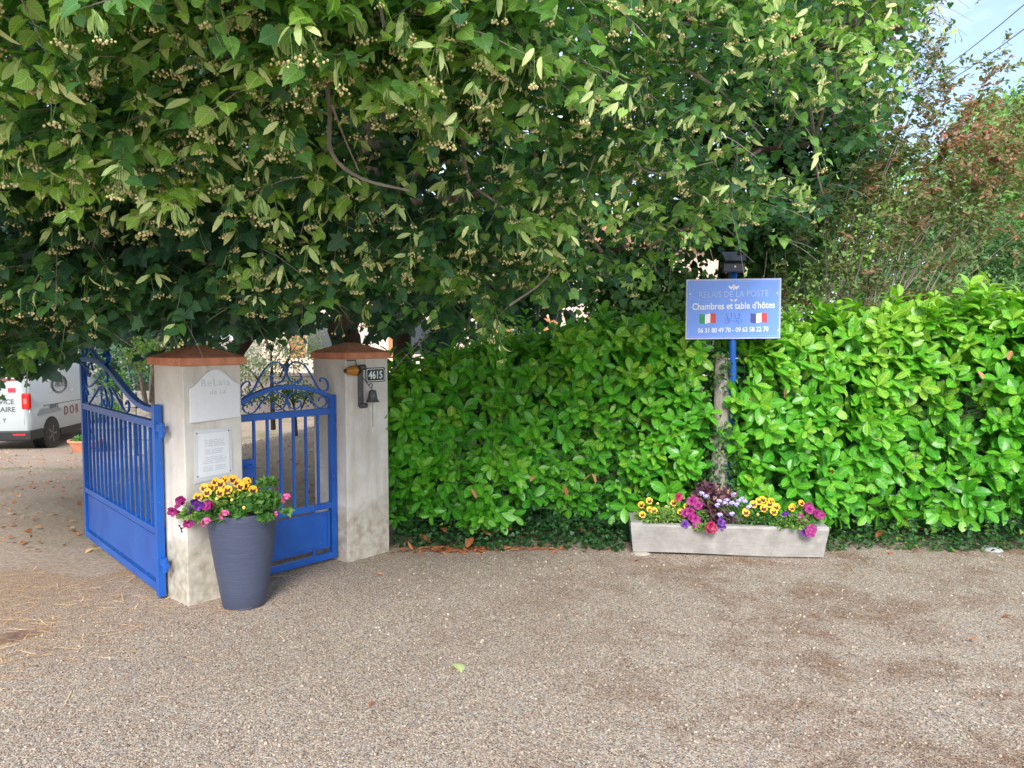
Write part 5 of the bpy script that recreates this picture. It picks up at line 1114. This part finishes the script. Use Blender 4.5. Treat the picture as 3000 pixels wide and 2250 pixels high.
# ------------------------------------------------------------ house, walls, yard things
M_PINKW = plain('pale pink render', c4(.72,.55,.45), .9, var=.08, scale=3)
M_ROOF = plain('roof tile', c4(.35,.16,.09), .8, var=.3, scale=9); M_SHUT = plain('orange brown shutter', c4(.45,.19,.08), .6); M_GLASS = plain('window glass', c4(.05,.06,.07), .1)
e = empty('house', (0, 26, gz(26)), 'pale pink rendered house with orange shutters behind the trees', 'house')
z0 = gz(26); mb = MB(); mb.box(-8.5, 8.5, 26, 34, z0-.2, z0+4.7, None); mb.build('walls', M_PINKW, e)
mb = MB(); mb.hexa([(-9, 25.5, z0+4.71), (9, 25.5, z0+4.71), (9, 34.5, z0+4.71), (-9, 34.5, z0+4.71), (-7, 29.8, z0+6.4), (7, 29.8, z0+6.4), (7, 30.2, z0+6.4), (-7, 30.2, z0+6.4)]); mb.build('roof', M_ROOF, e)
for x in (-6.5, -3.15, .5, 3.6, 6.6):
    for zz in ((z0+1.0, z0+3.0) if abs(x) < 3.4 else (z0+1.0,)):
        mb = MB(); mb.box(x-.5, x+.5, 25.97, 26.03, zz, zz+1.3); w = mb.build('window', plain('window frame', c4(.6,.5,.42), .6), e)
        mb = MB(); mb.box(x-.43, x+.43, 25.955, 25.968, zz+.07, zz+1.23); g = mb.build('pane', M_GLASS, w)
        for s in (-1, 1): mb = MB(); mb.box(x+s*.78-.26, x+s*.78+.26, 25.93, 25.998, zz-.02, zz+1.32); mb.build('shutter', M_SHUT, e)
y = 16.5; mb = MB(); xa, xb = ad(520, 800, y).x, ad(705, 800, y).x; mb.box(xa, xb+.5, y, y+.25, gz(y)-.1, ad(600, 812, y).z); mb.box(xa-.02, xb+.52, y-.04, y+.29, ad(600, 812, y).z+.002, ad(600, 808, y).z+.02)
tag(mb.build('garden_wall', plain('sunny garden wall', c4(.55,.45,.40), .9, bump=.3), origin=(xa, y, gz(y))), 'low pinkish garden wall seen through the arch of the garden gate', 'wall')
y = 15; gw = gz(15, -7.5); mb = MB(); xa = ad(262, 860, y).x; xb = ad(345, 860, y).x; zt = ad(300, 846, y).z
for i in range(7):
    w = (xb+1.2-xa)/7
    for j in range(4): h = (zt-gw)/4; mb.box(xa+w*i+random.uniform(0, .02), xa+w*(i+1)-.015, y+random.uniform(0, .03), y+.4, gw+h*j, gw+h*(j+1)-.012)
tag(mb.build('stone_wall', plain('dry stone', c4(.30,.27,.23), .95, var=.4, scale=8, bump=.5), origin=(xa, y, gw), bevel=.015), 'low rough stone wall behind the open gate leaf', 'wall')
# dark evergreen bank behind the van and wall
bg_tree('shrub', 'dark bushes in the shade behind the stone wall', 'shrub', (ad(270, 860, 19).x, 19, gz(19, -9)), [blob(280, 800, 19, 80, .8, 60), blob(220, 830, 21.5, 60, .6, 50)], 2600, .10, M_MAPLE, T_ELL, .05, None, 0, .8)
# pots beside the van
pz = gz(16.4, -9); px = ad(162, 960, 16.3).x+.28
e = empty('terracotta_pot', (px, 16.2, pz), 'wide terracotta pot with low greenery on the ground beside the van', 'flower pot')
mb = MB(); mb.lathe([(0, 0), (.2, 0), (.24, .05), (.31, .24), (.34, .25), (.34, .29), (.30, .29), (.28, .24), (0.001, .23)], (px, 16.2, pz), 24); mb.build('pot_wall', M_TERRA, e, smooth=True)
Lv = Leaves(); clump(Lv, T_ELL, (px, 16.2, pz+.26), (.25, .2, .16), 260, .08, 0, .7); Lv.build('foliage', M_BED, e)
e = empty('grey_planter', (px+.35, 16.9, pz), 'grey round planter with a leafy bush behind the terracotta pot', 'flower pot')
mb = MB(); mb.lathe([(0, 0), (.26, 0), (.36, .5), (.40, .52), (.40, .6), (.34, .6), (.001, .55)], (px+.2, 16.9, pz-.05), 24); mb.build('pot_wall', plain('grey zinc planter', c4(.22,.24,.27), .6), e, smooth=True)
Lv = Leaves(); clump(Lv, T_ELL, (px+.2, 16.9, pz+.75), (.35, .3, .35), 420, .08, .1, .8); clump(Lv, T_ELL, (px+.35, 16.9, pz+1.35), (.25, .25, .55), 380, .09, 0, .6); Lv.build('foliage', M_BED, e)

# ------------------------------------------------------------ van
def van():
    th = R(7); C0 = Vector((-10.75, 17.0, 0)); gzv = gz(17.8, -10); C0.z = gzv
    f = Vector((-math.sin(th), math.cos(th), 0)); rt = Vector((math.cos(th), math.sin(th), 0))
    # local: x to the right (0 at the right side), y forward from the rear
    P = lambda x, y, z: tuple(C0+rt*x+f*y+Vector((0, 0, z)))
    e = empty('delivery_van', C0+rt*(-.95)+f*2.4, 'white panel van with dark lettering parked in the yard behind the open gate', 'van')
    MW = Mt('van white paint').base(c4(.42,.46,.46)).set(.25, 0, .5).m
    st = [(0, .32, 1.80, .10), (.04, .28, 1.90, .06), (.15, .27, 1.95, .02), (2.0, .27, 1.97, 0), (3.1, .27, 1.95, 0), (3.5, .27, 1.88, .02), (3.95, .27, 1.45, .05), (4.25, .27, 1.12, .06), (4.75, .28, 1.0, .12), (4.9, .32, .80, .25)]
    mb = MB(); n = 0; rings = []
    for y, zb, zt, ins in st:
        hw = .95-ins; sec = []
        half = [(hw*.93, zb), (hw, zb+.12), (hw, min(1.0, zt-.15)), (hw-.03, min(1.1, zt-.1)), (hw-.10-.02*(zt > 1.6), max(zt-.16, zb+.3)), (hw-.18, zt-.04), (hw-.35, zt)]
        sec = [(-x, z) for x, z in half]+[(x, z) for x, z in reversed(half)]
        rings.append([P(-.95+x, y, z) for x, z in sec]); n = len(sec)
    V = [q for r in rings for q in r]; F = [(i*n+k, i*n+(k+1) % n, (i+1)*n+(k+1) % n, (i+1)*n+k) for i in range(len(rings)-1) for k in range(n)]
    F += [tuple(reversed(range(n))), tuple((len(rings)-1)*n+k for k in range(n))]; mb.add(V, F); mb.build('body', MW, e, smooth=True)
    for side in (0, -1.9):
        s = 1 if side == 0 else -1
        for y in (.95, 3.95):
            mb = MB(); mb.tube([P(side-s*.25, y, .33), P(side+s*.004, y, .33)], .40, 28); o = mb.build('wheel_arch', M_BLACK, e)
            mb = MB(); mb.tube([P(side-s*.22, y, .33), P(side+s*.012, y, .33)], .33, 28); w = mb.build('wheel', M_BLACK, e)
            mb = MB()
            for k in range(5):
                a = 2*PI*k/5; d = lambda r, da: P(side+s*.016, y+r*math.cos(a+da), .33+r*math.sin(a+da)); mb.add([d(.03, -.6), d(.2, -.14), d(.2, .14), d(.03, .6)], [(0, 1, 2, 3)])
            mb.build('rim', plain('grey alloy', c4(.16,.16,.17), .4, .6), w)
    mb = MB(); mb.box(-1.90, .0+.012, -.06, .55, .28, .50, P); mb.build('rear_bumper', M_BLACK, e, bevel=.03)
    mb = MB(); mb.box(-.02, .010, 1.38, 3.5, .26, .40, P); mb.build('side_sill', M_BLACK, e)
    mb = MB(); mb.box(-.36, -.10, -.068, -.060, .40, .44, P); mb.build('bumper_reflector', plain('red reflector', c4(.6,.02,.02), .3), e)
    Lm = Mt('tail light red').base(c4(.50,.012,.012)).set(.12, 0, .6).m
    for x0 in (-.19, -1.88): mb = MB(); mb.box(x0, x0+.17, -.02, .10, .98, 1.34, P); t = mb.build('tail_light', Lm, e, bevel=.03); mb = MB(); mb.box(x0+.05, x0+.12, -.026, -.021, 1.10, 1.22, P); mb.build('lens', plain('bright lens', c4(.75,.18,.15), .2), t)
    mb = MB(); mb.box(-.013, -.0065+.008, .6, 4.0, 1.0, 1.012, P); mb.build('side_seam', M_BLACK, e)
    mb = MB(); mb.box(-.975+.02, -.965+.02, -.012, .0-.002, .55, 1.7, P); mb.build('door_gap', M_BLACK, e)
    mb = MB(); mb.box(-.085, -.075, .12, .135, 1.45, 1.60, P); mb.box(-.04, -.02, .01, .05, .9, .96, P); mb.build('door_hinge', MW, e)
    Mtxt = plain('dark grey van lettering', c4(.07,.08,.09), .5); Mred = plain('dull red van lettering', c4(.25,.07,.06), .5)
    rearM = lambda x, z: Matrix.Translation(P(x, -.004, z)) @ Matrix(((rt.x, 0, -f.x, 0), (rt.y, 0, -f.y, 0), (0, 1, 0, 0), (0, 0, 0, 1)))
    sideM = lambda y, z, o=.006: Matrix.Translation(P(o, y, z)) @ Matrix(((f.x, 0, rt.x, 0), (f.y, 0, rt.y, 0), (0, 1, 0, 0), (0, 0, 0, 1)))
    text_obj('SERVICE', .155, Mtxt, 'rear_lettering', e, rearM(-.34, 1.10), align='RIGHT', bold=.003); text_obj('RAIRE', .155, Mtxt, 'rear_lettering', e, rearM(-.32, .93), align='RIGHT', bold=.003); text_obj('Y', .12, Mtxt, 'rear_lettering', e, rearM(-.52, .70), align='RIGHT', bold=.003)
    mb = MB(); mb.box(-.46, -.30, -.010, -.004, 1.36, 1.46, P); lg = mb.build('rear_badge', plain('red badge', c4(.5,.03,.06), .4), e)
    mb = MB(); mb.add([P(-.95, -.006, 1.70), P(-.25, -.006, 1.66), P(-.25, -.006, 1.62), P(-.95, -.006, 1.58)], [(0, 1, 2, 3)]); mb.build('rear_stripe', Mred, e)
    text_obj('DOR', .30, Mred, 'side_lettering', e, sideM(1.60, .70), align='LEFT', bold=.004, spacing=1.5)
    mb = MB()
    for k in range(2): mb.tube([P(-.060+.012*0-.02*((1.42+.2*math.sin(a))-1.2), 1.55+(.40-.05*k)*math.cos(a), 1.46+(.22-.03*k)*math.sin(a)) for a in np.linspace(0, 2*PI, 25)], .012, 5)
    mb.build('round_logo', Mtxt, e)
    tilt = Matrix.Rotation(R(8), 4, 'X')
    text_obj('PROTE', .17, Mtxt, 'side_lettering', e, sideM(1.55, 1.40, -.045) @ tilt, bold=.003); text_obj('TOUS', .16, Mtxt, 'side_lettering', e, sideM(1.30, 1.72, -.09) @ tilt, bold=.003, align='CENTER'); text_obj('SERVICE', .12, Mtxt, 'side_lettering', e, sideM(1.1, .92), bold=.003, align='CENTER')
    mb = MB(); mb.add([P(.004, .30, .80), P(.004, .45, .95), P(.004, 1.4, .90), P(.004, 1.5, .83)], [(0, 1, 2, 3)]); mb.build('side_stripe', plain('grey stripe', c4(.25,.27,.28), .5), e)
    for y0, y1, z0_, z1_ in ((1.0, 1.35, 1.30, 1.62), (2.1, 2.5, 1.25, 1.6), (2.6, 3.3, 1.05, 1.5)):
        mb = MB(); off = lambda z: -.012-.26*max(0, z-1.12)+.004
        mb.add([P(off(z0_), y0, z0_), P(off(z0_), y0+.12, z0_), P(off(z1_), y1+.12, z1_), P(off(z1_), y1, z1_)], [(0, 1, 2, 3)]); mb.build('side_stripe', M_FAINT, e)
    mb = MB(); mb.add([P(-.10, 3.0, 1.15), P(-.10, 3.75, 1.15), P(-.135, 3.55, 1.66), P(-.135, 3.0, 1.70)], [(0, 1, 2, 3)]); mb.build('side_window', M_GLASS, e)
van()

# ------------------------------------------------------------ overhead cables
for (u0, v0), (u1, v1), lab in (((2330, -95), (1900, 215), 'upper of two thin cables crossing the sky at top right'), ((2330, -30), (1900, 235), 'lower of two thin cables crossing the sky at top right')):
    a = ad(u0, v0, 15); b = ad(u1, v1, 40); mb = MB(); mb.tube([a+(b-a)*t-Vector((0, 0, .5*4*t*(1-t))) for t in np.linspace(-.3, 1.3, 24)], .013, 6)
    tag(mb.build('overhead_cable', M_BLACK, origin=a), lab, 'cable', 'overhead cables')
